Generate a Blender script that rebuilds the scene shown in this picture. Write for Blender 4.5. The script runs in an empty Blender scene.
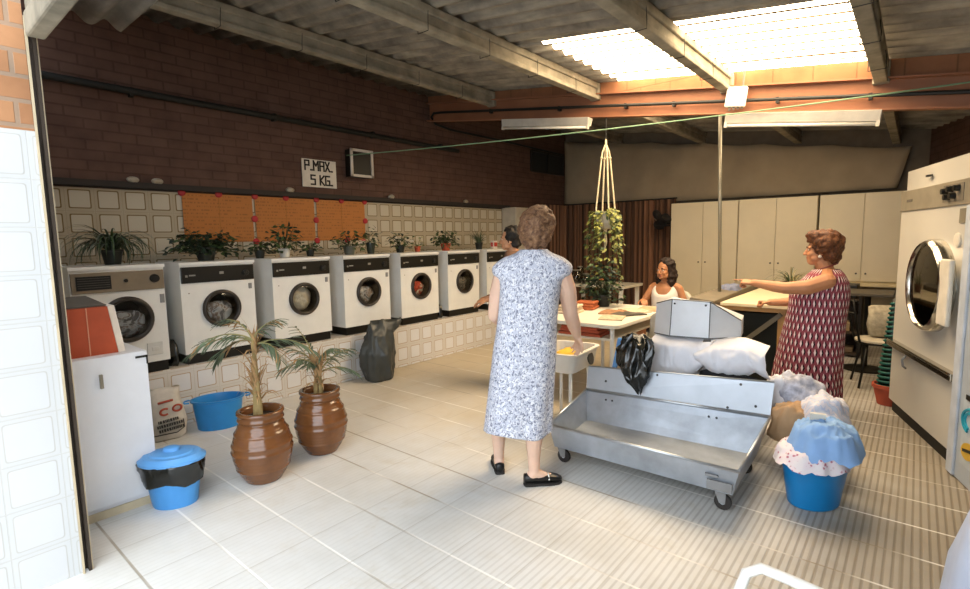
import bpy, bmesh, math, random
from mathutils import Vector, Matrix, noise, Euler
PI = math.pi
rad = math.radians
SC = bpy.context.scene
COL = SC.collection

# ------------------------------------------------------------------ camera, sky, light, exposure
def setup():
    pitch, roll, yaw = rad(6.2), rad(-1.0), rad(40.0)
    f = Vector((math.cos(yaw)*math.cos(pitch), math.sin(yaw)*math.cos(pitch), -math.sin(pitch)))
    r = Vector((math.sin(yaw), -math.cos(yaw), 0)); u = r.cross(f)
    c, s = math.cos(roll), math.sin(roll)
    R_, U_ = c*r + s*u, -s*r + c*u
    cam = bpy.data.cameras.new('camera'); co = bpy.data.objects.new('camera', cam); COL.objects.link(co)
    m = Matrix((( R_.x, U_.x, -f.x, 0), (R_.y, U_.y, -f.y, 0), (R_.z, U_.z, -f.z, 1.5), (0, 0, 0, 1)))
    co.matrix_world = m
    cam.sensor_width = 36; cam.lens = 515/970*36; cam.clip_start = .02
    SC.camera = co
    w = bpy.data.worlds.new('sky'); SC.world = w; w.use_nodes = True
    bg = w.node_tree.nodes['Background']
    bg.inputs[0].default_value = (.84, .92, 1.0, 1); bg.inputs[1].default_value = 5.2
setup()
SKYLIGHT_STRENGTH = 15.5
SC.view_settings.view_transform = 'Standard'; SC.view_settings.look = 'None'
SC.view_settings.gamma = 1; SC.view_settings.use_curve_mapping = False
SC.view_settings.exposure = 0.0

# ------------------------------------------------------------------ materials
def C(h):
    h = h.lstrip('#'); v = [int(h[i:i+2], 16)/255 for i in (0, 2, 4)]
    return tuple(((x/12.92) if x <= .04045 else ((x+.055)/1.055)**2.4) for x in v) + (1,)
class NT:
    def __init__(s, name):
        s.m = bpy.data.materials.new(name); s.m.use_nodes = True
        s.t = s.m.node_tree; s.n = s.t.nodes; s.b = s.n['Principled BSDF']; s.out = s.n['Material Output']
    def new(s, typ, **k):
        n = s.n.new(typ)
        for a, v in k.items(): setattr(n, a, v)
        return n
    def put(s, sock, v):
        if v is None: return
        if hasattr(v, 'is_output'): s.t.links.new(v, sock)
        elif isinstance(v, (tuple, list)) and len(v) == 3 and sock.type == 'RGBA': sock.default_value = tuple(v)+(1,)
        else: sock.default_value = v
    def math(s, op, a, b=None, c=None):
        n = s.new('ShaderNodeMath', operation=op)
        for i, v in enumerate((a, b, c)): s.put(n.inputs[i], v)
        return n.outputs[0]
    def mix(s, f, a, b, blend='MIX'):
        n = s.new('ShaderNodeMix', data_type='RGBA', blend_type=blend)
        s.put(n.inputs[0], f); s.put(n.inputs[6], a); s.put(n.inputs[7], b); return n.outputs[2]
    def ramp(s, f, pts, mode='LINEAR'):
        n = s.new('ShaderNodeValToRGB'); n.color_ramp.interpolation = mode; e = n.color_ramp.elements
        while len(e) < len(pts): e.new(.5)
        for k, (p, c) in enumerate(pts):
            e[k].position = p; e[k].color = c if len(c) == 4 else tuple(c)+(1,)
        s.put(n.inputs[0], f); return n.outputs[0]
    def noise(s, scale, vec=None, detail=3, rough=.55, dist=0, out=0):
        n = s.new('ShaderNodeTexNoise'); n.inputs['Scale'].default_value = scale
        n.inputs['Detail'].default_value = detail; n.inputs['Roughness'].default_value = rough; n.inputs['Distortion'].default_value = dist
        s.put(n.inputs['Vector'], vec); return n.outputs[out]
    def obj(s): return s.new('ShaderNodeTexCoord').outputs['Object']
    def uv(s): return s.new('ShaderNodeTexCoord').outputs['UV']
    def pos(s): return s.new('ShaderNodeNewGeometry').outputs['Position']
    def nor(s): return s.new('ShaderNodeNewGeometry').outputs['True Normal']
    def xyz(s, v):
        n = s.new('ShaderNodeSeparateXYZ'); s.put(n.inputs[0], v); return n.outputs
    def comb(s, x, y, z=0.):
        n = s.new('ShaderNodeCombineXYZ')
        for i, v in enumerate((x, y, z)): s.put(n.inputs[i], v)
        return n.outputs[0]
    def bump(s, h, strength=.3, dist=.01):
        n = s.new('ShaderNodeBump'); n.inputs['Strength'].default_value = strength; n.inputs['Distance'].default_value = dist
        s.put(n.inputs['Height'], h); s.t.links.new(n.outputs[0], s.b.inputs['Normal'])
    def set(s, col=None, rough=None, metal=None, spec=None):
        if col is not None: s.put(s.b.inputs['Base Color'], col)
        if rough is not None: s.put(s.b.inputs['Roughness'], rough)
        if metal is not None: s.put(s.b.inputs['Metallic'], metal)
        if spec is not None: s.put(s.b.inputs['Specular IOR Level'], spec)
        return s.m
_mc = {}
def M(name, col='#808080', rough=.6, metal=0., var=.12, nscale=8, bump=0., bscale=40, spec=.4):
    """plain procedural material: a base colour with gentle noise variation and optional bump"""
    if name in _mc: return _mc[name]
    t = NT(name); c = C(col) if isinstance(col, str) else col
    o = t.obj()
    nz = t.noise(nscale, o, 4)
    lo = tuple(x*(1-var) for x in c[:3]); hi = tuple(min(1, x*(1+var)) for x in c[:3])
    t.set(t.ramp(nz, [(.3, lo), (.7, hi)]), rough, metal, spec)
    if bump: t.bump(t.noise(bscale, o, 4), bump, .004)
    _mc[name] = t.m; return t.m

def tile_mat(name, size, face, line, band, grout, u0=0., v0=0., a=.76, b=.84, c=.95, rough=.25):
    t = NT(name); p = t.xyz(t.pos()); n = t.xyz(t.nor())
    ax = t.math('ABSOLUTE', n[0]); ay = t.math('ABSOLUTE', n[1]); az = t.math('ABSOLUTE', n[2])
    onx = t.math('GREATER_THAN', ax, .7); onz = t.math('GREATER_THAN', az, .7)
    u = t.math('ADD', t.math('MULTIPLY', p[0], t.math('SUBTRACT', 1., onx)), t.math('MULTIPLY', p[1], onx))
    v = t.math('ADD', t.math('MULTIPLY', p[2], t.math('SUBTRACT', 1., onz)), t.math('MULTIPLY', p[1], onz))
    def d(q, q0):
        x = t.math('FRACT', t.math('DIVIDE', t.math('SUBTRACT', q, q0-50*size), size))
        return t.math('MULTIPLY', t.math('ABSOLUTE', t.math('SUBTRACT', x, .5)), 2.)
    du, dv = d(u, u0), d(v, v0)
    m = t.math('POWER', t.math('ADD', t.math('POWER', du, 16.), t.math('POWER', dv, 16.)), 1/16.)
    mx = t.math('MAXIMUM', du, dv)
    m2 = t.math('MAXIMUM', t.math('MULTIPLY', m, t.math('LESS_THAN', m, c)), t.math('MULTIPLY', mx, t.math('GREATER_THAN', mx, c-.01)))
    col = t.ramp(m2, [(0, face), (a-.02, face), (a, line), (b, line), (b+.02, band), (c-.01, band), (c+.01, grout), (1, grout)])
    dirt = t.noise(2.2, t.pos(), 5)
    col = t.mix(t.math('MULTIPLY', t.math('SUBTRACT', dirt, .35), .35), col, (.45, .40, .33, 1), 'MIX')
    t.bump(t.ramp(m2, [(0, (1, 1, 1)), (a-.02, (1, 1, 1)), (a+.03, (.6, .6, .6)), (c, (.6, .6, .6)), (1, (0, 0, 0))]), .25, .004)
    return t.set(col, rough)

def brick_mat(name, c1, c2, mortar, bw=.25, rh=.08, msize=.008, rough=.85, bump=.4, swap=False):
    t = NT(name); p = t.xyz(t.pos()); n = t.xyz(t.nor())
    onx = t.math('GREATER_THAN', t.math('ABSOLUTE', n[0]), .7)
    u = t.math('ADD', t.math('MULTIPLY', p[0], t.math('SUBTRACT', 1., onx)), t.math('MULTIPLY', p[1], onx))
    b = t.new('ShaderNodeTexBrick'); t.put(b.inputs['Vector'], t.comb(u, p[2]))
    b.inputs['Scale'].default_value = 1; b.inputs['Brick Width'].default_value = bw; b.inputs['Row Height'].default_value = rh
    b.inputs['Mortar Size'].default_value = msize; b.inputs['Mortar Smooth'].default_value = .3; b.inputs['Bias'].default_value = 0
    t.put(b.inputs['Color1'], c1); t.put(b.inputs['Color2'], c2); t.put(b.inputs['Mortar'], mortar)
    nz = t.noise(6, t.pos(), 5)
    col = t.mix(.3, b.outputs['Color'], t.ramp(nz, [(.3, tuple(x*.5 for x in c1[:3])), (.7, tuple(min(1, x*1.4) for x in c1[:3]))]))
    t.bump(t.math('SUBTRACT', t.math('MULTIPLY', nz, .3), b.outputs['Fac']), bump, .008)
    return t.set(col, rough, spec=.2)

def floor_mat():
    t = NT('floor ribbed tile'); P = t.pos(); p = t.xyz(P)
    def fr(q, s, o=0.):
        return t.math('FRACT', t.math('DIVIDE', t.math('ADD', q, 50*s-o), s))
    rib = t.math('MULTIPLY', t.math('ABSOLUTE', t.math('SUBTRACT', fr(p[1], .033, .005), .5)), 2.)
    gx = t.math('MULTIPLY', t.math('ABSOLUTE', t.math('SUBTRACT', fr(p[0], .33), .5)), 2.)
    gy = t.math('MULTIPLY', t.math('ABSOLUTE', t.math('SUBTRACT', fr(p[1], .33, -.02), .5)), 2.)
    groove = t.ramp(rib, [(.55, (0, 0, 0)), (.8, (1, 1, 1))])
    # the ribbed field covers the right-hand side, smooth worn tiles the rest
    edge = t.math('ADD', p[1], t.math('MULTIPLY', t.math('SUBTRACT', t.noise(1.5, P, 3), .5), 1.2))
    ribbed = t.ramp(t.math('DIVIDE', t.math('ADD', edge, .3), 2.2), [(0, (1, 1, 1)), (.3, (.75, .75, .75)), (.55, (.35, .35, .35)), (.8, (.2, .2, .2)), (1, (.08, .08, .08))])
    gm = t.math('MULTIPLY', groove, ribbed)
    n1 = t.noise(1.3, P, 6, .6); n2 = t.noise(9, P, 5, .6)
    base = t.ramp(n1, [(.3, C('#c6c4be')), (.5, C('#d2d1cd')), (.72, C('#d9d8d5'))])
    stain = t.noise(2.6, P, 7, .65, .6)
    base = t.mix(t.ramp(stain, [(.56, (0, 0, 0)), (.75, (.34, .34, .34))]), base, C('#b3a27e'))
    base = t.mix(t.math('MULTIPLY', t.math('SUBTRACT', n2, .4), .3), base, C('#a3967c'))
    base = t.mix(t.math('MULTIPLY', ribbed, t.ramp(t.math('SUBTRACT', .9, edge), [(0, (0, 0, 0)), (.75, (.8, .8, .8))])), base, C('#7a6d56'))
    col = t.mix(t.math('MULTIPLY', gm, .6), base, C('#62543f'))
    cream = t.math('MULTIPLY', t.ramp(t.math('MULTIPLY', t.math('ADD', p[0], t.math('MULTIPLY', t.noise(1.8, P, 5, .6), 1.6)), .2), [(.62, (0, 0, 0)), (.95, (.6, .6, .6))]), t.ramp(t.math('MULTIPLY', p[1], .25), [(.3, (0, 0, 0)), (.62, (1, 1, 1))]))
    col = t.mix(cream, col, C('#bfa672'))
    jx = t.ramp(gx, [(.955, (0, 0, 0)), (.975, (1, 1, 1))]); jy = t.ramp(gy, [(.975, (0, 0, 0)), (.99, (1, 1, 1))])
    patch = t.ramp(t.noise(1.1, P, 2), [(.42, (0, 0, 0)), (.55, (1, 1, 1))])
    jc = t.mix(patch, C('#8c7f69'), C('#f2efe8'))
    col = t.mix(t.math('MULTIPLY', jx, .75), col, jc)
    col = t.mix(t.math('MULTIPLY', jy, .35), col, C('#84775f'))
    h = t.math('SUBTRACT', t.math('SUBTRACT', 1., gm), t.math('MULTIPLY', t.math('MAXIMUM', jx, jy), .5))
    t.bump(h, .35, .006)
    return t.set(col, .42, spec=.35)

def corr_mat(name, a, b, c):
    t = NT(name); P = t.pos(); p = t.xyz(P)
    n = t.noise(3, P, 6, .6); st = t.noise(10, t.comb(t.math('MULTIPLY', p[0], 3.), t.math('MULTIPLY', p[1], .35), p[2]), 4)
    col = t.ramp(n, [(.3, a), (.5, b), (.72, c)])
    col = t.mix(t.ramp(st, [(.4, (0, 0, 0)), (.7, (.5, .5, .5))]), col, a)
    t.bump(t.noise(45, P, 4), .25, .004)
    return t.set(col, .9, spec=.15)

def glass_mat(name, tint=(.8, .85, .85, 1), fac=.72):
    t = NT(name)
    tr = t.new('ShaderNodeBsdfTransparent'); tr.inputs[0].default_value = tint
    gl = t.new('ShaderNodeBsdfGlossy'); gl.inputs['Roughness'].default_value = .04
    fr = t.new('ShaderNodeFresnel'); fr.inputs[0].default_value = 1.5
    mx = t.new('ShaderNodeMixShader')
    t.put(mx.inputs[0], fr.outputs[0]); t.t.links.new(tr.outputs[0], mx.inputs[1]); t.t.links.new(gl.outputs[0], mx.inputs[2])
    t.t.links.new(mx.outputs[0], t.out.inputs[0]); return t.m

def dress_floral():
    t = NT('dress blue grey floral'); u = t.uv()
    v = t.new('ShaderNodeTexVoronoi'); v.inputs['Scale'].default_value = 62; t.put(v.inputs['Vector'], u)
    n = t.noise(44, u, 3, .6, 1.2); n2 = t.noise(62, u, 2, .5, .9)
    a = t.ramp(n, [(.44, (0, 0, 0)), (.48, (1, 1, 1))]); b = t.ramp(n2, [(.55, (0, 0, 0)), (.6, (1, 1, 1))])
    col = t.mix(a, C('#dcdce0'), C('#b9bcc9'))
    col = t.mix(t.math('MULTIPLY', t.ramp(v.outputs['Distance'], [(.16, (1, 1, 1)), (.26, (0, 0, 0))]), .8), col, C('#73778c'))
    col = t.mix(t.math('MULTIPLY', b, .75), col, C('#565a70'))
    t.bump(t.noise(4, u, 3), .2, .02)
    return t.set(col, .85, spec=.2)

def dress_red():
    t = NT('dress red lattice'); p = t.xyz(t.uv())
    # elongated upright drops, each row shifted by half a step
    row = t.math('FLOOR', t.math('DIVIDE', p[1], .062))
    sh = t.math('MULTIPLY', t.math('MODULO', row, 2.), .5)
    fx = t.math('FRACT', t.math('ADD', t.math('DIVIDE', t.math('ADD', p[0], t.math('MULTIPLY', p[1], .06)), .036), t.math('ADD', sh, 50.)))
    fy = t.math('FRACT', t.math('DIVIDE', p[1], .062))
    dx = t.math('MULTIPLY', t.math('SUBTRACT', fx, .5), 1.); dy = t.math('SUBTRACT', fy, .5)
    def dia(ax, ay, ox=0.):
        return t.math('ADD', t.math('DIVIDE', t.math('ABSOLUTE', t.math('SUBTRACT', dx, ox)), ax), t.math('DIVIDE', t.math('ABSOLUTE', dy), ay))
    w = t.math('LESS_THAN', dia(.2, .48, -.12), 1.)
    k = t.math('LESS_THAN', dia(.22, .5, .14), 1.)
    col = t.mix(k, C('#84404b'), C('#1d1219'))
    col = t.mix(w, col, C('#dccbc8'))
    return t.set(col, .85, spec=.2)

def skin_mat(name, base, lip='#a65348'):
    t = NT(name); n = t.noise(7, t.obj(), 4)
    c = C(base)
    t.set(t.ramp(n, [(.3, tuple(x*.88 for x in c[:3])), (.7, tuple(min(1, x*1.08) for x in c[:3]))]), .5, spec=.35)
    t.b.inputs['Subsurface Weight'].default_value = .08; t.b.inputs['Subsurface Radius'].default_value = (.02, .008, .004)
    return t.m

def poster_mat():
    t = NT('orange poster paper'); p = t.xyz(t.obj())
    # rows of illegible pencil strokes
    ry = t.math('FRACT', t.math('DIVIDE', t.math('ADD', p[2], 20.), .034))
    line = t.math('LESS_THAN', t.math('ABSOLUTE', t.math('SUBTRACT', ry, .5)), .2)
    nz = t.noise(1., t.comb(t.math('MULTIPLY', p[0], 55.), t.math('MULTIPLY', t.math('FLOOR', t.math('DIVIDE', p[2], .034)), 7.3)), 2)
    blk = t.noise(1., t.comb(t.math('MULTIPLY', p[0], 6.), t.math('MULTIPLY', t.math('FLOOR', t.math('DIVIDE', p[2], .034)), 3.1)), 1)
    on = t.math('MULTIPLY', line, t.math('MULTIPLY', t.math('GREATER_THAN', nz, .5), t.math('GREATER_THAN', blk, .44)))
    c = t.mix(t.noise(3, t.obj(), 2), C('#b3743a'), C('#a86a32'))
    return t.set(t.mix(t.math('MULTIPLY', on, .6), c, C('#77502a')), .8)

def emis(name, col, st):
    t = NT(name); t.put(t.b.inputs['Emission Color'], col); t.b.inputs['Emission Strength'].default_value = st
    t.set(col, .6); return t.m

# ------------------------------------------------------------------ mesh building
class MB:
    def __init__(s): s.v = []; s.f = []; s.mi = []; s.uv = {}
    def add(s, vs, fs, mi=0, xf=None, uvs=None):
        o = len(s.v)
        s.v += [tuple(xf @ Vector(q)) if xf is not None else tuple(q) for q in vs]
        for k, fc in enumerate(fs):
            if uvs is not None: s.uv[len(s.f)] = [uvs[i] for i in fc]
            s.f.append([i+o for i in fc]); s.mi.append(mi)
        return s
    def box(s, c, d, rot=None, mi=0):
        x, y, z = d[0]/2, d[1]/2, d[2]/2
        vs = [(-x, -y, -z), (x, -y, -z), (x, y, -z), (-x, y, -z), (-x, -y, z), (x, -y, z), (x, y, z), (-x, y, z)]
        X = Matrix.Translation(c)
        if rot is not None: X = X @ (rot.to_4x4() if hasattr(rot, 'to_4x4') else Euler(rot).to_matrix().to_4x4())
        return s.add(vs, [(0, 3, 2, 1), (4, 5, 6, 7), (0, 1, 5, 4), (1, 2, 6, 5), (2, 3, 7, 6), (3, 0, 4, 7)], mi, X)
    def bar(s, a, b, w, h, mi=0, up=(0, 0, 1)):
        a, b = Vector(a), Vector(b); d = (b-a); L = d.length; d.normalize()
        y = Vector(up).cross(d)
        if y.length < 1e-4: y = Vector((1, 0, 0)).cross(d)
        y.normalize(); z = d.cross(y)
        return s.box((a+b)/2, (L, w, h), Matrix((d, y, z)).transposed(), mi)
    def hexa(s, p, mi=0):
        """p: eight corners, bottom loop then top loop"""
        return s.add(p, [(0, 3, 2, 1), (4, 5, 6, 7), (0, 1, 5, 4), (1, 2, 6, 5), (2, 3, 7, 6), (3, 0, 4, 7)], mi)
    def loft(s, rings, cap0=True, cap1=True, closed=True, mi=0, uv=False):
        n = len(rings[0]); vs = [q for r in rings for q in r]; fs = []; uvs = None
        m = n if closed else n-1
        if uv:
            base = len(s.f)
            for i in range(len(rings)-1):
                for j in range(m):
                    k = (j+1) % n
                    s.uv[base+i*m+j] = [uv[i][j], uv[i][j+1], uv[i+1][j+1], uv[i+1][j]]
        for i in range(len(rings)-1):
            for j in range(m):
                k = (j+1) % n; fs.append((i*n+j, i*n+k, (i+1)*n+k, (i+1)*n+j))
        if cap0: fs.append(tuple(reversed(range(n))))
        if cap1: fs.append(tuple(range((len(rings)-1)*n, len(rings)*n)))
        return s.add(vs, fs, mi)
    def tube(s, pts, r, n=10, cap=True, mi=0):
        pts = [Vector(q) for q in pts]; rs = r if isinstance(r, (list, tuple)) else [r]*len(pts)
        rings = []; ref = None
        for i, q in enumerate(pts):
            d = (pts[min(i+1, len(pts)-1)] - pts[max(i-1, 0)]).normalized()
            if ref is None: ref = Vector((0, 0, 1)) if abs(d.z) < .9 else Vector((1, 0, 0))
            x = (ref - d*ref.dot(d)).normalized(); y = d.cross(x); ref = x
            rings.append([q + (x*math.cos(2*PI*k/n) + y*math.sin(2*PI*k/n))*rs[i] for k in range(n)])
        return s.loft(rings, cap, cap, True, mi)
    def cyl(s, a, b, r0, r1=None, n=24, mi=0): return s.tube([a, b], [r0, r0 if r1 is None else r1], n, True, mi)
    def lathe(s, prof, c=(0, 0, 0), n=32, sx=1, sy=1, cap0=True, cap1=False, mi=0, xf=None):
        rings = [[(c[0]+r*sx*math.cos(2*PI*k/n), c[1]+r*sy*math.sin(2*PI*k/n), c[2]+z) for k in range(n)] for r, z in prof]
        if xf is not None: rings = [[tuple(xf @ Vector(q)) for q in r] for r in rings]
        return s.loft(rings, cap0, cap1, True, mi)
    def ell(s, c, r, rot=None, n=14, mi=0):
        if isinstance(r, (int, float)): r = (r, r, r)
        X = Matrix.Translation(c)
        if rot is not None: X = X @ (rot.to_4x4() if hasattr(rot, 'to_4x4') else Euler(rot).to_matrix().to_4x4())
        m = max(4, n//2); vs = [(0, 0, -r[2])]; fs = []
        for i in range(1, m):
            a = -PI/2 + PI*i/m
            for k in range(n): vs.append((r[0]*math.cos(a)*math.cos(2*PI*k/n), r[1]*math.cos(a)*math.sin(2*PI*k/n), r[2]*math.sin(a)))
        vs.append((0, 0, r[2])); t = len(vs)-1
        for k in range(n):
            fs.append((0, 1+(k+1) % n, 1+k)); fs.append((t, t-n+k, t-n+(k+1) % n))
            for i in range(m-2): fs.append((1+i*n+k, 1+i*n+(k+1) % n, 1+(i+1)*n+(k+1) % n, 1+(i+1)*n+k))
        return s.add(vs, fs, mi, X)
    def caps(s, chain, n=10, mi=0):
        """a chain of (x, y, z, r): tapered capsules"""
        for i, q in enumerate(chain):
            s.ell(q[:3], q[3], n=n, mi=mi)
            if i: s.tube([chain[i-1][:3], q[:3]], [chain[i-1][3], q[3]], n, True, mi)
        return s
    def mesh(s, name, mats, smooth=False):
        me = bpy.data.meshes.new(name); me.from_pydata([tuple(q) for q in s.v], [], s.f)
        for m in (mats if isinstance(mats, (list, tuple)) else [mats]): me.materials.append(m)
        me.polygons.foreach_set('material_index', s.mi)
        if smooth: me.polygons.foreach_set('use_smooth', [True]*len(s.f))
        if s.uv:
            l = me.uv_layers.new(name='UVMap')
            for p in me.polygons:
                if p.index in s.uv:
                    for li, q in zip(p.loop_indices, s.uv[p.index]): l.data[li].uv = q
        me.validate(); me.update(); return me
    def build(s, name, mats, parent=None, smooth=False, bevel=0., solid=0., label=None, sub=0, loc=None, rot=None, auto=None):
        me = s.mesh(name, mats, smooth); o = bpy.data.objects.new(name, me); COL.objects.link(o)
        if parent is not None: o.parent = parent
        if solid:
            m = o.modifiers.new('thickness', 'SOLIDIFY'); m.thickness = solid; m.offset = 0
        if sub:
            m = o.modifiers.new('subdivision', 'SUBSURF'); m.levels = sub; m.render_levels = sub
        if bevel:
            m = o.modifiers.new('bevel', 'BEVEL'); m.width = bevel; m.segments = 2; m.limit_method = 'ANGLE'; m.angle_limit = rad(40)
        if auto: me.set_sharp_from_angle(angle=rad(auto))
        if label: o['label'] = label
        if loc is not None: o.location = loc
        if rot is not None: o.rotation_euler = rot
        return o

def tag(o, label, cat, group=None, kind=None):
    o['label'] = label; o['category'] = cat
    if group: o['group'] = group
    if kind: o['kind'] = kind
    return o
def thing(name, label, cat, loc=(0, 0, 0), rz=0., group=None):
    o = bpy.data.objects.new(name, None); COL.objects.link(o); o.empty_display_size = .1
    o.location = loc; o.rotation_euler = (0, 0, rz)
    return tag(o, label, cat, group)
def struct(o): o['kind'] = 'structure'; return o
def kids(o): return [q for q in COL.objects if q.parent == o]
def dup(root, loc, rz, label, group=None):
    r = root.copy(); COL.objects.link(r); r.location = loc; r.rotation_euler = (0, 0, rz); r['label'] = label
    if group: r['group'] = group
    for ch in kids(root):
        c = ch.copy(); COL.objects.link(c); c.parent = r
        for g in kids(ch):
            d = g.copy(); COL.objects.link(d); d.parent = c
    return r
def remeshed(mb, voxel, smooth_it=4, fac=.5):
    """one continuous skin over overlapping solids"""
    me = mb.mesh('tmp', []); o = bpy.data.objects.new('tmp', me); COL.objects.link(o)
    m = o.modifiers.new('r', 'REMESH'); m.mode = 'VOXEL'; m.voxel_size = voxel; m.use_smooth_shade = True
    s = o.modifiers.new('s', 'SMOOTH'); s.iterations = smooth_it; s.factor = fac
    dg = bpy.context.evaluated_depsgraph_get(); dg.update()
    out = bpy.data.meshes.new_from_object(o.evaluated_get(dg), depsgraph=dg)
    bpy.data.objects.remove(o); bpy.data.meshes.remove(me)
    out.polygons.foreach_set('use_smooth', [True]*len(out.polygons))
    return out
def obj_from(me, name, mats, parent=None, region=None):
    me.name = name
    me.materials.clear()
    for m in (mats if isinstance(mats, (list, tuple)) else [mats]): me.materials.append(m)
    if region:
        for p in me.polygons: p.material_index = region(p.center)
    else: me.polygons.foreach_set('material_index', [0]*len(me.polygons))
    o = bpy.data.objects.new(name, me); COL.objects.link(o)
    if parent is not None: o.parent = parent
    return o
def text_obj(name, body, size, mat, parent, loc, rot, sx=1., ext=.001):
    cu = bpy.data.curves.new(name, 'FONT'); cu.body = body; cu.size = size; cu.extrude = ext; cu.align_x = 'CENTER'; cu.align_y = 'CENTER'
    o = bpy.data.objects.new('t', cu); COL.objects.link(o)
    dg = bpy.context.evaluated_depsgraph_get(); dg.update()
    me = bpy.data.meshes.new_from_object(o.evaluated_get(dg), depsgraph=dg)
    bpy.data.objects.remove(o); bpy.data.curves.remove(cu)
    me.materials.clear(); me.materials.append(mat)
    q = bpy.data.objects.new(name, me); COL.objects.link(q); q.parent = parent; q.location = loc; q.rotation_euler = rot; q.scale = (sx, 1, 1)
    return q

# ------------------------------------------------------------------ shared materials
WHITE = M('white enamel', '#dcdcd8', .35, var=.04)
CREAM = M('cream laminate', '#cfc3a6', .5, var=.05, nscale=2)
BLACK = M('black plastic', '#14130f', .35, var=.1)
DGREY = M('dark grey metal', '#3a3936', .4, .6)
CHROME = M('chrome', '#b8b4aa', .18, 1., var=.05)
GALV = M('galvanised sheet', '#a3aab3', .42, .6, var=.2, nscale=6, bump=.05, bscale=9)
BLUEP = M('blue plastic', '#2a84c8', .4, var=.06)
BLUED = M('deep blue plastic', '#0d76b4', .38, var=.06)
BINBAG = M('black bin bag film', '#101413', .22, var=.3, bump=.5, bscale=14, spec=.7)
GREYBAG = M('dark grey bag film', '#3a3d3b', .38, var=.2, bump=.4, bscale=12, spec=.4)
GLAZE = M('brown glaze', '#6b4324', .16, var=.25, nscale=6, bump=.12, bscale=5, spec=.6)
SOIL = M('soil', '#33271c', .95, var=.3, nscale=40, bump=.5)
LEAF = M('leaf green', '#3c4f2c', .5, var=.4, nscale=9)
LEAFD = M('dark leaf green', '#1f2e20', .5, var=.4, nscale=12)
LEAFY = M('yellow green leaf', '#7d7f3e', .5, var=.4, nscale=12)
LEAFP = M('palm leaf', '#5c6a52', .55, var=.4, nscale=10)
DRY = M('dry leaf', '#a58258', .8, var=.3, nscale=15)
TERRA = M('terracotta', '#a44a32', .8, var=.15)
LINEN = M('white linen', '#dadbe2', .85, var=.05, bump=.15, bscale=10)
WOOD = M('varnished wood', '#a5814d', .5, var=.2, nscale=6)
STEELP = M('white tubular steel', '#d9d8d2', .35, var=.04)
CONC = M('weathered concrete', '#8d8676', .92, var=.3, nscale=7, bump=.4, bscale=30, spec=.15)
REDPAINT = M('oxide red paint', '#8e5e42', .6, var=.14, nscale=3)
IRON = M('dark iron pipe', '#1b1c1a', .55, var=.2)
ROPE = M('macrame cord', '#cbbd9c', .9, var=.15, nscale=60)
PAPER = M('paper', '#cfc7b4', .8, var=.1)
GLASS = glass_mat('clear glass')
DOORGLASS = glass_mat('door glass', (.86, .86, .83, 1))


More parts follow.
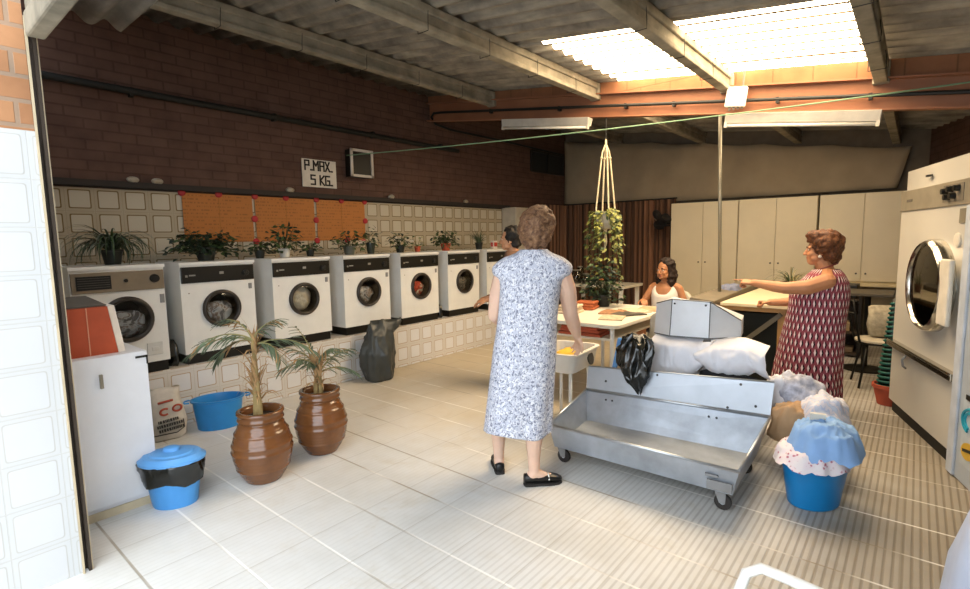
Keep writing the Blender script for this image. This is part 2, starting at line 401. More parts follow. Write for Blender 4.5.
# ------------------------------------------------------------------ the setting
def roof_z(y): return 2.795 + .128*y
def beam_z(y): return 2.405 + .137*y
WY = 5.35
def setting():
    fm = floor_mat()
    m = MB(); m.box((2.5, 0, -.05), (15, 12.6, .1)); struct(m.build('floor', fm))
    BR = brick_mat('brown brick', C('#60493f'), C('#574138'), C('#4a362d'), .25, .085)
    # left wall, tile cladding, ledge
    m = MB(); m.box((4.75, WY+.11, 1.75), (8.6, .2, 3.6)); wl = struct(m.build('wall_left', BR))
    TB = tile_mat('beige wall tile', .2, C('#bab2a0'), C('#73603f'), C('#a99e88'), C('#a0957f'), u0=.07, v0=1.985-.2, a=.70, b=.77, c=.97)
    m = MB(); m.box((3.66, WY+.004, .99), (6.36, .012, 1.98)); m.build('tile_cladding', TB, wl)
    m = MB(); m.box((3.75, WY-.03, 2.02), (6.5, .07, .05)); m.box((3.75, WY-.01, 1.993), (6.5, .03, .012)); struct(m.build('trim_1', M('dark ledge', '#2a2420', .7)))
    TP = tile_mat('white plinth tile', .2, C('#d8d8d8'), C('#b09a80'), C('#cfcbc4'), C('#c6c0b6'), u0=.07, v0=.055, a=.70, b=.75, c=.97)
    m = MB(); m.box((3.6, 4.98, .2425), (6.0, .72, .485)); struct(m.build('plinth', TP, bevel=.006))
    # entrance block on the left: white tile below, orange brick above
    TW = tile_mat('white facade tile', .2, C('#c3c4c5'), C('#b3b1ab'), C('#c0c1c1'), C('#b9b8b4'), u0=.47, v0=1.98, a=.80, b=.82, c=.975)
    OB = brick_mat('orange facade brick', C('#a87a56'), C('#976a4a'), C('#8a7c6c'), .3, .1, .010, .85)
    m = MB(); m.box((-2., 4.1, .99), (5.0, 2.46, 1.98)); wf = struct(m.build('wall_front', TW))
    m = MB(); m.box((-2., 4.1, 2.69), (5.0, 2.44, 1.42)); m.build('brick_course', OB, wf)
    m = MB(); m.box((.528, 2.885, 1.22), (.012, .05, 2.44)); m.box((.512, 2.9, 1.22), (.03, .01, 2.44))
    m.box((.502, 2.858, 1.22), (.008, .010, 2.44), mi=1)
    m.box((.5365, 2.88, 1.22), (.005, .03, 2.44), mi=1)
    struct(m.build('door_1', [M('brown jamb metal', '#3b3128', .55, .3), M('pale jamb edge', '#b7a78a', .5)]))
    # unseen wall added beside the entrance to shade the right-hand floor
    m = MB(); m.box((.35, -1.61, 1.7), (.2, 2.38, 3.4)); struct(m.build('added_shade_wall', TW))
    # back wall, right wall
    m = MB(); m.box((9.0, 2.4, 1.75), (.2, 6.4, 3.6)); struct(m.build('wall_back', M('back wall plaster', '#6d6253', .9)))
    d = Vector((.957, .291, 0)); n = Vector((-.291, .957, 0)); a = Vector((8.95, -.04, 0)); b = a - d*9.8
    m = MB(); q = []
    for z in (-.02, 3.2):
        for w in (a, b, b-n*.2, a-n*.2): q.append((w.x, w.y, z))
    m.hexa(q); struct(m.build('wall_right', BR))
    # corrugated roof
    ASB = corr_mat('asbestos cement sheet', C('#625d56'), C('#8c867b'), C('#a8a190'))
    def corr(m, x0, x1, y0, y1, ny):
        nx = int((x1-x0)/.0177)+1
        vs = []; fs = []
        for j in range(ny+1):
            y = y0+(y1-y0)*j/ny
            for i in range(nx+1):
                x = x0+(x1-x0)*i/nx
                vs.append((x, y, roof_z(y)+.024*math.cos(2*PI*x/.177)+.02))
        for j in range(ny):
            for i in range(nx):
                k = j*(nx+1)+i; fs.append((k, k+1, k+nx+2, k+nx+1))
        m.add(vs, fs)
    m = MB(); corr(m, .78, 3.77, -2.7, 5.4, 6); corr(m, 3.77, 5.21, 2.5, 5.4, 2); corr(m, 3.77, 5.21, -2.7, .36, 2); corr(m, 5.21, 5.45, -2.7, 5.4, 6); corr(m, 6.85, 8.95, -2.7, 5.4, 6)
    corr(m, 5.45, 6.85, 2.5, 5.4, 2); corr(m, 5.45, 6.85, -2.7, .36, 2)
    struct(m.build('ceiling', ASB, smooth=True, solid=.008))
    m = MB(); corr(m, 3.77, 5.21, .36, 2.5, 2)
    SK = (emis('backlit roof light sheet', (1., .80, .54, 1), SKYLIGHT_STRENGTH)); struct(m.build('window_1', SK, smooth=True))
    m = MB(); corr(m, 5.45, 6.85, .36, 2.5, 2); struct(m.build('added_roof_light', emis('added fill light sheet', (1., .80, .54, 1), SKYLIGHT_STRENGTH*.5), smooth=True))  # unseen glowing sheet behind the beam, added to brighten the back cupboards
    m = MB()
    for x, w in ((3.80, .02), (4.87, .022)):
        q = []
        for dz in (-.032, -.026):
            for xx, yy in ((x, .34), (x+w, .34), (x+w, 2.5), (x, 2.5)): q.append((xx, yy, roof_z(yy)+dz+.02))
        m.hexa(q)
    for k in range(7):
        x = 3.95+k*.177
        q = []
        for dz in (-.026, -.018):
            for xx, yy in ((x, .36), (x+.013, .36), (x+.013, 2.5), (x, 2.5)): q.append((xx, yy, roof_z(yy)+dz+.006))
        m.hexa(q)
    struct(m.build('roof_lath', M('tan lath', '#5a4a30', .8)))
    # concrete roof joists with their wire ties
    for k, y in enumerate((4.2, 2.76, 1.42, .29, -1.1)):
        zt = roof_z(y)-.012
        for x0, x1 in ((.8, 5.22), (5.3, 8.92)):
            m = MB(); xm, L = (x0+x1)/2, x1-x0
            m.box((xm, y, zt-.150), (L, .085, .04)); m.box((xm, y, zt-.09), (L, .045, .1)); m.box((xm, y, zt-.03), (L, .085, .06))
            if x0 < 1: m.box((x1-.02, y, zt-.09), (.06, .11, .17))
            j = struct(m.build('roof_joist', CONC, bevel=.008))
            if x0 < 1:
                t = MB()
                for q in range(6):
                    x = 1.2+q*.68+.1*(k % 2)
                    t.tube([(x, y+.052, zt-.182), (x, y-.052, zt-.182), (x, y-.052, zt-.13), (x+.02, y-.035, zt), (x+.02, y+.035, zt), (x, y+.052, zt-.13), (x, y+.052, zt-.182)], .003, 5)
                t.build('wire_tie', IRON, j)
    # steel channel beam across the room and the brick course on it
    y0, y1 = -1.12, 5.34
    def slab(m, xa, xb, za, zb, mi=0):
        m.hexa([(xa, y0, beam_z(y0)+za), (xb, y0, beam_z(y0)+za), (xb, y1, beam_z(y1)+za), (xa, y1, beam_z(y1)+za),
                (xa, y0, beam_z(y0)+zb), (xb, y0, beam_z(y0)+zb), (xb, y1, beam_z(y1)+zb), (xa, y1, beam_z(y1)+zb)], mi)
    m = MB(); slab(m, 5.23, 5.245, 0, .25); slab(m, 5.165, 5.245, 0, .014); slab(m, 5.165, 5.245, .236, .25)
    struct(m.build('ceiling_beam', REDPAINT))
    m = MB()
    m.hexa([(5.205, y0, beam_z(y0)+.25), (5.3, y0, beam_z(y0)+.25), (5.3, y1, beam_z(y1)+.25), (5.205, y1, beam_z(y1)+.25),
            (5.205, y0, roof_z(y0)+.0), (5.3, y0, roof_z(y0)+.0), (5.3, y1, roof_z(y1)+.0), (5.205, y1, roof_z(y1)+.0)])
    struct(m.build('trim_2', brick_mat('brick course on beam', C('#8d6144'), C('#84593f'), C('#664833'), .3, .6, .006)))
    # lintel and eave sheet over the entrance
    m = MB(); m.box((.53, .6, 2.405), (.065, 4.5, .10)); m.box((.53, .6, 2.49), (.05, 4.5, .07)); struct(m.build('trim_3', CONC, bevel=.01))
    m = MB(); vs = []; fs = []; nx = 36
    for j, y in enumerate((-1.7, 3.22)):
        for i in range(nx+1):
            x = .68+.27*i/nx; vs.append((x, y, 2.625-.022*math.cos(2*PI*(x-.68)/.135)))
    for i in range(nx): fs.append((i, i+1, nx+2+i, nx+1+i))
    m.add(vs, fs); struct(m.build('eave_sheet', ASB, smooth=True, solid=.02))
    # dark vent window high on the left wall at the back
    m = MB(); m.box((8.23, WY-.0, 2.86), (1.06, .03, .33))
    w = struct(m.build('window_2', M('dark vent glass', '#10161a', .3)))
    m = MB()
    for x in (7.7, 8.23, 8.76): m.box((x, WY-.02, 2.86), (.03, .03, .35))
    for z in (2.685, 3.035): m.box((8.23, WY-.02, z), (1.09, .03, .025))
    m.build('window_frame', M('dark frame', '#2b2825', .6), w)
setting()

# pipes and conduit
def pipes():
    m = MB(); m.tube([(.9, WY-.045, 2.83), (5.76, WY-.045, 2.795)], .03, 10)
    for x in (1.6, 2.9, 4.2, 5.4): m.box((x, WY-.03, 2.815), (.03, .07, .075))
    tag(m.build('water_pipe', IRON, smooth=False), 'thick black pipe running along the brown brick wall above the machines', 'pipe')
    m = MB(); pts = []
    for y in (-1.05, -.2, 1.2, 2.6, 4.0, 5.05): pts.append((5.17, y, beam_z(y)+.112))
    pts += [(5.17, 5.2, beam_z(5.2)+.105), (5.2, 5.28, beam_z(5.3)+.06), (5.3, 5.3, beam_z(5.3)-.02), (5.6, 5.3, 3.08), (7.0, 5.3, 3.08), (8.7, 5.3, 3.06)]
    m.tube(pts, .016, 8)
    for y in (-.7, .35, 1.0, 1.9, 2.4, 3.2, 4.2): m.box((5.185, y, beam_z(y)+.105), (.05, .025, .05))
    tag(m.build('conduit', IRON), 'black conduit clipped along the rust red ceiling beam', 'conduit')
    # ceramic cleats on the ledge
    x_at = ((1.55, 'pale cleat on the wall ledge above the spider plant'), (1.74, 'pale cleat on the ledge just left of the orange posters'),
            (3.03, 'pale cleat on the ledge below the weight limit sign'), (4.45, 'pale cleat on the ledge right of the orange posters'), (5.9, 'pale cleat on the ledge farthest along, above the end machines'))
    for x, l in x_at:
        m = MB(); m.ell((x, WY-.05, 2.065), (.05, .03, .028)); m.box((x, WY-.05, 2.048), (.06, .04, .012))
        tag(m.build('wall_cleat', M('pale ceramic', '#9c9280', .5), smooth=True), l, 'cleat', 'pale cleats on the wall ledge')
pipes()

# ------------------------------------------------------------------ washing machines
def washer(name, label, loc, W=.65, D=.52, H=.835, dc=(.325, .455), R=.135, beige=False, group='washing machines on the tiled plinth'):
    t = thing(name, label, 'washing machine', loc, 0, group)
    n = 40; rh = R*.86
    m = MB()
    z0 = .085
    sq = []
    for k in range(n):
        a = 2*PI*k/n; c, s = math.cos(a), math.sin(a)
        tx = ((W-dc[0]) if c > 0 else dc[0])/abs(c) if abs(c) > 1e-6 else 9
        tz = ((H-dc[1]) if s > 0 else dc[1]-z0)/abs(s) if abs(s) > 1e-6 else 9
        q = min(tx, tz); sq.append((dc[0]+c*q, 0, dc[1]+s*q))
    ci = [(dc[0]+rh*math.cos(2*PI*k/n), 0, dc[1]+rh*math.sin(2*PI*k/n)) for k in range(n)]
    ins = [(p[0], .2, p[2]) for p in ci]
    corners = [(0, 0, z0), (W, 0, z0), (W, 0, H), (0, 0, H)]
    m.add(sq+ci, [(k, (k+1) % n, n+(k+1) % n, n+k) for k in range(n)])
    for cx, cz in ((0, z0), (W, z0), (W, H), (0, H)):   # close the corners of the front
        best = sorted(range(n), key=lambda k: (sq[k][0]-cx)**2+(sq[k][2]-cz)**2)
        for k in range(n):
            a, b = sq[k], sq[(k+1) % n]
            if abs(a[0]-b[0]) > 1e-5 and abs(a[2]-b[2]) > 1e-5 and k in best[:3] and ((k+1) % n) in best[:3]: m.add([a, (cx, 0, cz), b], [(0, 1, 2)])
    m.add([(0, 0, z0), (W, 0, z0), (W, 0, H), (0, 0, H), (0, D, z0), (W, D, z0), (W, D, H), (0, D, H)],
          [(0, 4, 5, 1), (1, 5, 6, 2), (2, 6, 7, 3), (3, 7, 4, 0), (4, 7, 6, 5)])
    m.box((W/2, D/2-.008, H+.012), (W+.012, D+.02, .024))
    m.build('body', WHITE, t)
    m = MB(); m.loft([ci, ins], False, True); m.build('drum', M('drum steel', '#4a4744', .35, .7), t)
    m = MB(); m.box((W/2, D/2, .043), (W-.03, D-.02, .086)); m.build('kick_plate', BLACK, t)
    # door
    m = MB(); X = Matrix.Translation((dc[0], 0, dc[1])) @ Euler((PI/2, 0, 0)).to_matrix().to_4x4()
    m.lathe([(R*.8, -.0), (R*.8, .02), (R*.86, .032), (R*.95, .03), (R, .018), (R, -.002)], n=40, cap0=False, xf=X)
    dr = m.build('door', M('dark door ring', '#332d27', .3), t, smooth=True)
    m = MB(); m.lathe([(R*.82, .012), (R*.6, .022), (R*.3, .029), (.005, .032)], n=32, cap0=False, cap1=True, xf=X); m.build('door_glass', DOORGLASS, dr, smooth=True)
    if not beige:
        m = MB(); m.box((W/2, -.008, H-.082), (W-.012, .02, .135)); pn = m.build('control_panel', BLACK, t, bevel=.004)
        m = MB(); m.lathe([(.026, 0), (.026, .02), (.022, .026)], n=20, cap1=True, xf=Matrix.Translation((W-.085, -.018, H-.085)) @ Euler((PI/2, 0, 0)).to_matrix().to_4x4()); m.box((W-.085, -.047, H-.085), (.006, .008, .04))
        m.build('knob', DGREY, pn, smooth=False, label='grey dial knob')
        for c_, d_ in (((W*.53, -.019, H-.075), (.035, .004, .022)), ((.09, -.019, H-.085), (.05, .004, .012)), ((.045, -.019, H-.09), (.018, .004, .018))):
            m = MB(); m.box(c_, d_); m.build('panel_mark', M('pale print', '#8f8c86', .5), pn)
        m = MB(); m.box((W-.04, -.004, H-.21), (.03, .008, .05)); m.build('badge', M('bronze badge', '#7c6038', .4, .5), t, bevel=.003)
        m = MB(); m.tube([(.06, -.002, H-.235), (.06, -.004, H-.235)], .006, 10); m.build('lamp', M('dim lamp', '#8f8a80', .4), t)
    else:
        m = MB(); m.box((W/2, -.01, H-.095), (W-.012, .024, .15)); pn = m.build('control_panel', M('taupe panel', '#7d705d', .45), t, bevel=.004)
        m = MB(); m.box((W*.23, -.024, H-.095), (W*.35, .006, .1)); m.build('program_window', BLACK, pn)
        m = MB()
        for k in range(5): m.box((W*.23, -.028, H-.06-.017*k), (W*.32, .002, .003))
        m.build('program_lines', M('dim print', '#5b5650', .6), pn)
        m = MB(); m.cyl((W*.88, -.02, H-.085), (W*.88, -.045, H-.085), .035, .03); m.build('knob', BLACK, pn)
        m = MB(); m.cyl((W*.56, -.02, H-.09), (W*.56, -.032, H-.09), .014); m.build('button', BLACK, pn)
        m = MB(); m.box((W*.96, -.004, H-.25), (.03, .008, .07)); m.build('badge', M('bronze badge'), t)
        m = MB(); m.box((W*.83, -.003, .19), (.11, .008, .1)); m.box((W*.83, -.009, .19), (.05, .006, .03)); m.build('filter_flap', M('light grey enamel', '#c8c8c4', .4), t, bevel=.003)
    return t
def washers():
    PZ = .485
    names = ['white washing machine with beige control panel and wide black door behind the orange box',
             'white washing machine with black panel, immediately right of the beige-panelled one',
             'white washing machine with pale laundry in its door, behind the small palm',
             'white washing machine fourth from the left, above the grey rubbish bag',
             'white washing machine with red laundry in its door, right of the rubbish bag',
             'white washing machine second from the far end of the row',
             'white washing machine at the far end, mostly hidden behind the woman in floral dress']
    t1 = washer('washing_machine', names[0], (.90, 4.62, PZ), W=.605, dc=(.335, .445), R=.178, beige=True)
    t2 = washer('washing_machine', names[1], (1.635, 4.66, PZ), W=.62, R=.163, dc=(.32, .450))
    xs = [2.43, 3.22, 4.01, 4.81, 5.60]
    for x, l in zip(xs, names[2:]): dup(t2, (x, 4.66, PZ), 0, l, 'washing machines on the tiled plinth')
    # loads seen through the doors
    loads = [((1.235, 4.65, .92), 'grey', 'grey and white laundry behind the wide black washing machine door'),
             ((1.955, 4.69, .925), 'grey', 'grey laundry in the machine beside the beige-panelled one'),
             ((2.75, 4.69, .935), 'pale', 'pale cream laundry filling the door behind the small palm'),
             ((3.54, 4.69, .925), 'grey', 'white and brown laundry in the machine above the rubbish bag'),
             ((4.33, 4.69, .925), 'red', 'red laundry in the machine right of the rubbish bag'),
             ((5.13, 4.69, .925), 'dark', 'dark laundry in the machine second from the far end')]
    cols = {'grey': ('#6e6a68', '#c9c8c8', '#8f7a6c', '#dcdbd9'), 'pale': ('#bfb49c', '#d9d0bc', '#cdc1aa', '#e0d9ca'), 'red': ('#7d3327', '#bf503a', '#a33f2e', '#d8cdbd'), 'dark': ('#4a4641', '#8b857c', '#625d56', '#aaa396')}
    for q, (c, k, l) in enumerate(loads):
        key = 'load '+k
        if key not in _mc:
            t = NT(key); n = t.noise(9, t.obj(), 3, .5, 1.0)
            cc = [C(h) for h in cols[k]]; _mc[key] = t.set(t.ramp(n, [(.36, cc[0]), (.45, cc[1]), (.52, cc[2]), (.6, cc[3])], 'EASE'), .9)
        R = .125 if q else .14; m = MB(); rings = []; n = 36
        for j in range(12):
            u = j/11; ring = []
            for i in range(n):
                a = 2*PI*i/n; x, z = math.cos(a)*(1-u), math.sin(a)*(1-u)
                zz = z if k == 'pale' else (z if z < 0 else z*.55)
                d = Vector((x*2+q*3, z*2, q)); h = .055*(1-(1-u)**2)+.030*noise.noise(d*1.3)+.022*(.5-abs(noise.noise(d*2.6)))
                ring.append((c[0]+R*x, c[1]+.06-max(0, h)*.8, c[2]+R*zz))
            rings.append(ring)
        m.loft(rings, True, True)
        tag(m.build('laundry_load', _mc[key], smooth=True), l, 'laundry', 'laundry inside the washing machines')
washers()

# ------------------------------------------------------------------ plants
def strip_leaf(m, p, az, L, w, rise, droop, n=7, mi=0, twist=0.):
    """an arching strap leaf from p: rises, then droops"""
    d = Vector((math.cos(az), math.sin(az), 0)); sd = Vector((-math.sin(az), math.cos(az), 0)); vs = []; fs = []
    q = Vector(p); ang = rise
    for i in range(n+1):
        t = i/n; ww = w*(.45+.55*math.sin(PI*min(1, t*1.0+.15)))*(1-t**3)
        up = d*(-math.sin(ang))+Vector((0, 0, math.cos(ang)))
        vs += [q-sd*ww/2+up*ww*.12, q, q+sd*ww/2+up*ww*.12]
        q = q + (d*math.cos(ang)+Vector((0, 0, math.sin(ang))))*L/n
        ang -= droop/n
    for i in range(n):
        k = i*3; fs += [(k, k+1, k+4, k+3), (k+1, k+2, k+5, k+4)]
    m.add(vs, fs, mi)
def oval_leaf(m, c, nrm, dirv, L, w, mi=0):
    d = Vector(dirv).normalized(); nn = Vector(nrm); s = d.cross(nn).normalized(); nn = s.cross(d)
    vs = []
    for t, ww in ((0, .05), (.25, .8), (.5, 1.), (.75, .7), (1, .03)):
        b = Vector(c)+d*L*t - nn*L*.18*t*t
        vs += [b-s*w*ww/2+nn*w*.12*ww, b, b+s*w*ww/2+nn*w*.12*ww]
    fs = []
    for i in range(4):
        k = i*3; fs += [(k, k+1, k+4, k+3), (k+1, k+2, k+5, k+4)]
    m.add(vs, fs, mi)
def pot(t, r, h, mat, name='pot'):
    m = MB(); m.lathe([(r*.72, 0), (r*.96, h*.85), (r*1.06, h*.86), (r*1.06, h), (r*.94, h), (r*.9, h*.85)], n=24, cap1=False); m.build(name, mat, t, smooth=True, auto=40)
    m = MB(); m.lathe([(r*.91, h*.8), (r*.91, h*.86), (.003, h*.88)], n=20); m.build('soil', SOIL, t)
def spider(name, label, loc, n, L, r, h, potmat, mats, seed, w=.016, group=None, droop=2.4):
    t = thing(name, label, 'potted plant', loc, 0, group); pot(t, r, h, potmat); rnd = random.Random(seed); m = MB()
    for k in range(n):
        az = rnd.uniform(0, 2*PI); strip_leaf(m, (r*.4*math.cos(az), r*.4*math.sin(az), h*.86), az, L*rnd.uniform(.6, 1.1), w, rnd.uniform(.7, 1.5), rnd.uniform(droop*.6, droop*1.15), mi=rnd.randrange(len(mats)))
    m.v = [(x, y, max(z, .004+.004*abs(x))) for x, y, z in m.v]
    m.build('foliage', mats, t); return t
def crumple(rings, c, amt, f, seed):
    out = []; o = Vector((seed, seed*2, seed*3))
    for r in rings:
        q = []
        for p in r:
            v = Vector(p); d = Vector((v.x-c[0], v.y-c[1], 0)); L = d.length or 1; w = Vector((v.x, v.y, v.z*.6))
            k = 1+amt*(1.2*noise.noise(w*f+o)+1.0*(.35-abs(noise.noise(w*f*2.1+o)))+.5*(.35-abs(noise.noise(w*f*4.3+o))))
            q.append((c[0]+d.x*k, c[1]+d.y*k, v.z+amt*.12*noise.noise(w*f*1.5-o)))
        out.append(q)
    return out
def resample(rings, m):
    out = []
    for i in range((len(rings)-1)*m+1):
        a, u = divmod(i, m); u /= m
        out.append(rings[a] if u == 0 else [tuple(x+(y-x)*u for x, y in zip(p, q)) for p, q in zip(rings[a], rings[a+1])])
    return out
def bushy(name, label, loc, n, rx, ry, rz_, r, h, potmat, mats, seed, leaf=.045, group=None, trail=0., flowers=None):
    t = thing(name, label, 'potted plant', loc, 0, group); pot(t, r, h, potmat); rnd = random.Random(seed); m = MB(); st = MB()
    for k in range(n):
        a = rnd.uniform(0, 2*PI); e = rnd.uniform(-.15, 1.); q = rnd.uniform(.35, 1.)
        p = Vector((rx*q*math.cos(a)*math.cos(e*1.2), ry*q*math.sin(a)*math.cos(e*1.2), h*.9+rz_*q*max(-.35, math.sin(e*1.3))-trail*q*rnd.random()))
        if k % 6 == 0: st.tube([(0, 0, h*.86), p*.5+Vector((0, 0, h*.35+.02)), p], .0028, 5)
        d = Vector((math.cos(a)+rnd.uniform(-.7, .7), math.sin(a)+rnd.uniform(-.7, .7), rnd.uniform(-.6, .5)))
        oval_leaf(m, p, (rnd.uniform(-.6, .6), -.4+rnd.uniform(-.5, .5), 1), d, leaf*rnd.uniform(.7, 1.3), leaf*rnd.uniform(.45, .8), rnd.randrange(len(mats)))
    m.build('foliage', mats, t); st.build('stem', M('stem green', '#3d4326', .7), t)
    for (p, c) in flowers or []:
        f = MB()
        for q in range(6): f.ell((p[0]+.014*math.cos(q*PI/3), p[1]+.014*math.sin(q*PI/3), p[2]), (.012, .009, .006), (0, 0, q*PI/3), 8)
        f.ell((p[0], p[1], p[2]+.003), .008, n=8); f.build('flower', M('flower '+c, c, .7), t, smooth=True)
    return t
TOPZ = .485+.835+.025
G = 'pot plants on the washing machines'
DPOT = M('dark plastic pot', '#1c201c', .5); WPOT = M('white plastic pot', '#c9c7bf', .5); RPOT = M('red pot', '#97392c', .5)
def shelf_plants():
    spider('spider_plant', 'dark arching spider plant on the beige-panelled machine at the left end', (1.25, 4.92, TOPZ), 130, .46, .075, .12, DPOT, [LEAFD, LEAF, M('grey green leaf', '#4d5644', .5)], 3, .017, G, 3.6)
    bushy('ivy_plant', 'wide dark leafy plant on the machine second from the left', (1.96, 4.93, TOPZ), 480, .34, .15, .2, .09, .12, DPOT, [LEAFD, LEAFD, LEAF], 5, .05, G, .05)
    bushy('ivy_plant', 'straggly dark green plant in white pot behind the small palm, under the middle poster', (2.72, 4.93, TOPZ), 150, .2, .12, .28, .06, .09, WPOT, [LEAFD, LEAF], 6, .055, G)
    bushy('ivy_plant', 'small sparse dark plant left on the third machine', (2.46, 4.93, TOPZ), 70, .12, .1, .12, .05, .08, DPOT, [LEAFD, LEAF], 7, .05, G)
    bushy('ivy_plant', 'little trailing plant between the third and fourth machines under the right poster', (3.02, 4.95, TOPZ), 45, .12, .09, .10, .045, .07, DPOT, [LEAFD, LEAF], 8, .045, G)
    bushy('flowering_plant', 'green plant in grey pot with pink and white flowers on the fourth machine', (3.50, 4.93, TOPZ), 110, .2, .13, .2, .07, .1, M('grey pot', '#55574f', .6), [LEAFD, LEAF], 9, .05, G, 0, [((.16, -.06, .16), '#c04a58'), ((.1, -.08, .13), '#d8cfd0')])
    bushy('leafy_plant', 'upright small plant in dark jar at the right end of the fourth machine', (3.80, 4.93, TOPZ), 48, .13, .1, .27, .055, .13, M('dark glass jar', '#2c332c', .2), [LEAF, LEAFD], 10, .055, G)
    bushy('leafy_plant', 'plant with pale flower in a dark pot on the machine with red laundry', (4.25, 4.93, TOPZ), 90, .17, .12, .2, .06, .09, DPOT, [LEAF, LEAFD], 11, .05, G, 0, [((.13, -.08, .14), '#e2dcd2')])
    bushy('leafy_plant', 'thin sprig of leaves at the right end of the machine with red laundry', (4.56, 4.95, TOPZ), 26, .1, .08, .16, .04, .07, TERRA, [LEAF, LEAFY], 12, .045, G)
    bushy('leafy_plant', 'dense grassy green plant on the second-last machine', (5.06, 4.93, TOPZ), 190, .25, .13, .2, .07, .1, TERRA, [LEAF, LEAFD, LEAF], 13, .05, G)
    spider('grassy_plant', 'thin grassy plant on the far end machine', (5.78, 4.95, TOPZ), 40, .3, .06, .1, DPOT, [LEAF, M('grey green leaf')], 14, .012, G, 1.4)
    m = MB(); m.box((6.02, 4.86, TOPZ+.06), (.09, .06, .12)); q = m.build('detergent_carton', M('white carton', '#d8d0c6', .7), bevel=.004)
    m = MB(); m.box((6.02, 4.827, TOPZ+.065), (.07, .004, .06)); m.box((5.972, 4.86, TOPZ+.065), (.004, .04, .06)); m.build('red_print', M('red print', '#b8382c', .6), q)
    tag(q, 'small white and red carton on the far end machine beside the dark-haired woman', 'carton')
shelf_plants()

def palm(name, label, loc, seed, H, fronds, L, scale, trunks):
    t = thing(name, label, 'potted palm', loc)
    m = MB(); s = scale
    prof = [(.105, 0), (.112, .01)]
    for k in range(60):
        z = .02+.40*k/59; u = k/59
        r = .116+.064*math.sin(PI*min(1, u*1.08))**.8 if u < .93 else .134
        for zz in (.09, .2, .245, .32, .37, .40):
            r += .006*math.exp(-((z-zz)/.008)**2)
        r += .0008*math.sin(k*1.9)
        prof.append((r, z))
    prof += [(.135, .43), (.142, .437), (.14, .452), (.118, .455), (.112, .43), (.108, .40)]
    m.lathe([(r*s, z*s) for r, z in prof], n=48); m.build('pot', GLAZE, t, smooth=True)
    m = MB(); m.lathe([(.12*s, .40*s), (.115*s, .405*s), (.003, .415*s)], n=24); m.build('soil', SOIL, t)
    rnd = random.Random(seed)
    tk = MB()
    for (x, y, hh, lean) in trunks:
        tk.tube([(x, y, .40*s), (x+lean*.4, y, .4*s+hh*.5), (x+lean, y, .4*s+hh)], [.018*s, .014*s, .009*s], 8)
    tk.build('stem', M('fibrous stem', '#8f7a4f', .9, var=.3, bump=.5), t)
    dr = MB()
    for k in range(70):
        x, y, hh, lean = trunks[k % len(trunks)]; z = .42*s+hh*rnd.uniform(.05, .9); az = rnd.uniform(0, 2*PI)
        strip_leaf(dr, (x+lean*.3, y, z), az, rnd.uniform(.10, .26), .02, rnd.uniform(1.2, 1.55), rnd.uniform(.2, 1.2) if k % 3 else 3.0, 5)
    dr.build('dry_leaf_sheath', DRY, t)
    fr = MB(); rb = MB()
    for (ti, az, rise, droop, LL) in fronds:
        x, y, hh, lean = trunks[ti]; q = Vector((x+lean, y, .4*s+hh)); ang = rise; d = Vector((math.cos(az), math.sin(az), 0)); sd = Vector((-math.sin(az), math.cos(az), 0))
        n = 13; pts = [q.copy()]
        for i in range(n):
            q = q+(d*math.cos(ang)+Vector((0, 0, math.sin(ang))))*LL/n; ang -= droop/n; pts.append(q.copy())
            if i >= 2:
                for sg in (-1, 1):
                    ll = L*(1-abs(i/n-.5)*.9)*rnd.uniform(.75, 1.1); dirv = d*math.cos(ang)*.9+sd*sg*.62+Vector((0, 0, math.sin(ang)*.5+rnd.uniform(-.5, .15)))
                    dirv.normalize(); mi = 1 if rnd.random() < .14 else 0
                    w = .016; s2 = dirv.cross(Vector((0, 0, 1))).normalized(); vs = []
                    for a, ww in ((0, .35), (.35, 1), (.7, .75), (1, .05)):
                        b = q+dirv*ll*a+Vector((0, 0, -.28*ll*a*a)); vs += [b-s2*w*ww/2, b+Vector((0, 0, -.003)), b+s2*w*ww/2]
                    fs = []
                    for i2 in range(3): k = i2*3; fs += [(k, k+1, k+4, k+3), (k+1, k+2, k+5, k+4)]
                    fr.add(vs, fs, mi)
        rb.tube(pts, [.006*(1-.7*i/n) for i in range(n+1)], 6)
    rb.build('frond_stalk', M('frond stalk', '#8a8457', .7), t); fr.build('fronds', [LEAFP, DRY], t)
# image left is roughly the direction (-.64, .77) seen from the camera
AZL = rad(140); AZR = rad(-40)
palm('potted_palm', 'taller palm in a round brown glazed jar, nearer the blue bucket', (1.50, 3.13, 0), 1, .6,
     [(0, AZL, .30, 1.0, .36), (0, AZL+.5, .65, 1.3, .30), (0, AZR, 1.1, .9, .20), (1, AZR+.1, .40, 1.2, .36), (1, AZR-.5, .5, 1.9, .24), (0, AZL-.4, 1.2, 1.3, .24), (0, AZL-.1, .1, 1.3, .26)],
     .14, 1.0, [(.0, .0, .50, -.02), (-.02, .02, .46, .02)])
palm('potted_palm', 'shorter feathery palm in a brown glazed jar, farther from the blue bucket', (1.98, 3.22, 0), 2, .3,
     [(0, AZL, 1.2, 1.0, .30), (0, AZR, 1.1, 1.0, .28), (0, AZL+.9, 1.1, 1.1, .26), (1, AZR-.8, 1.2, 1.0, .26), (1, AZL-.6, 1.35, .7, .34), (1, AZR+.7, 1.0, 1.3, .28), (1, AZL, .6, 1.3, .26), (0, AZR+.2, .5, 1.3, .26)],
     12*.01, 1.0, [(.01, 0, .17, .0), (-.02, .02, .20, .02)])

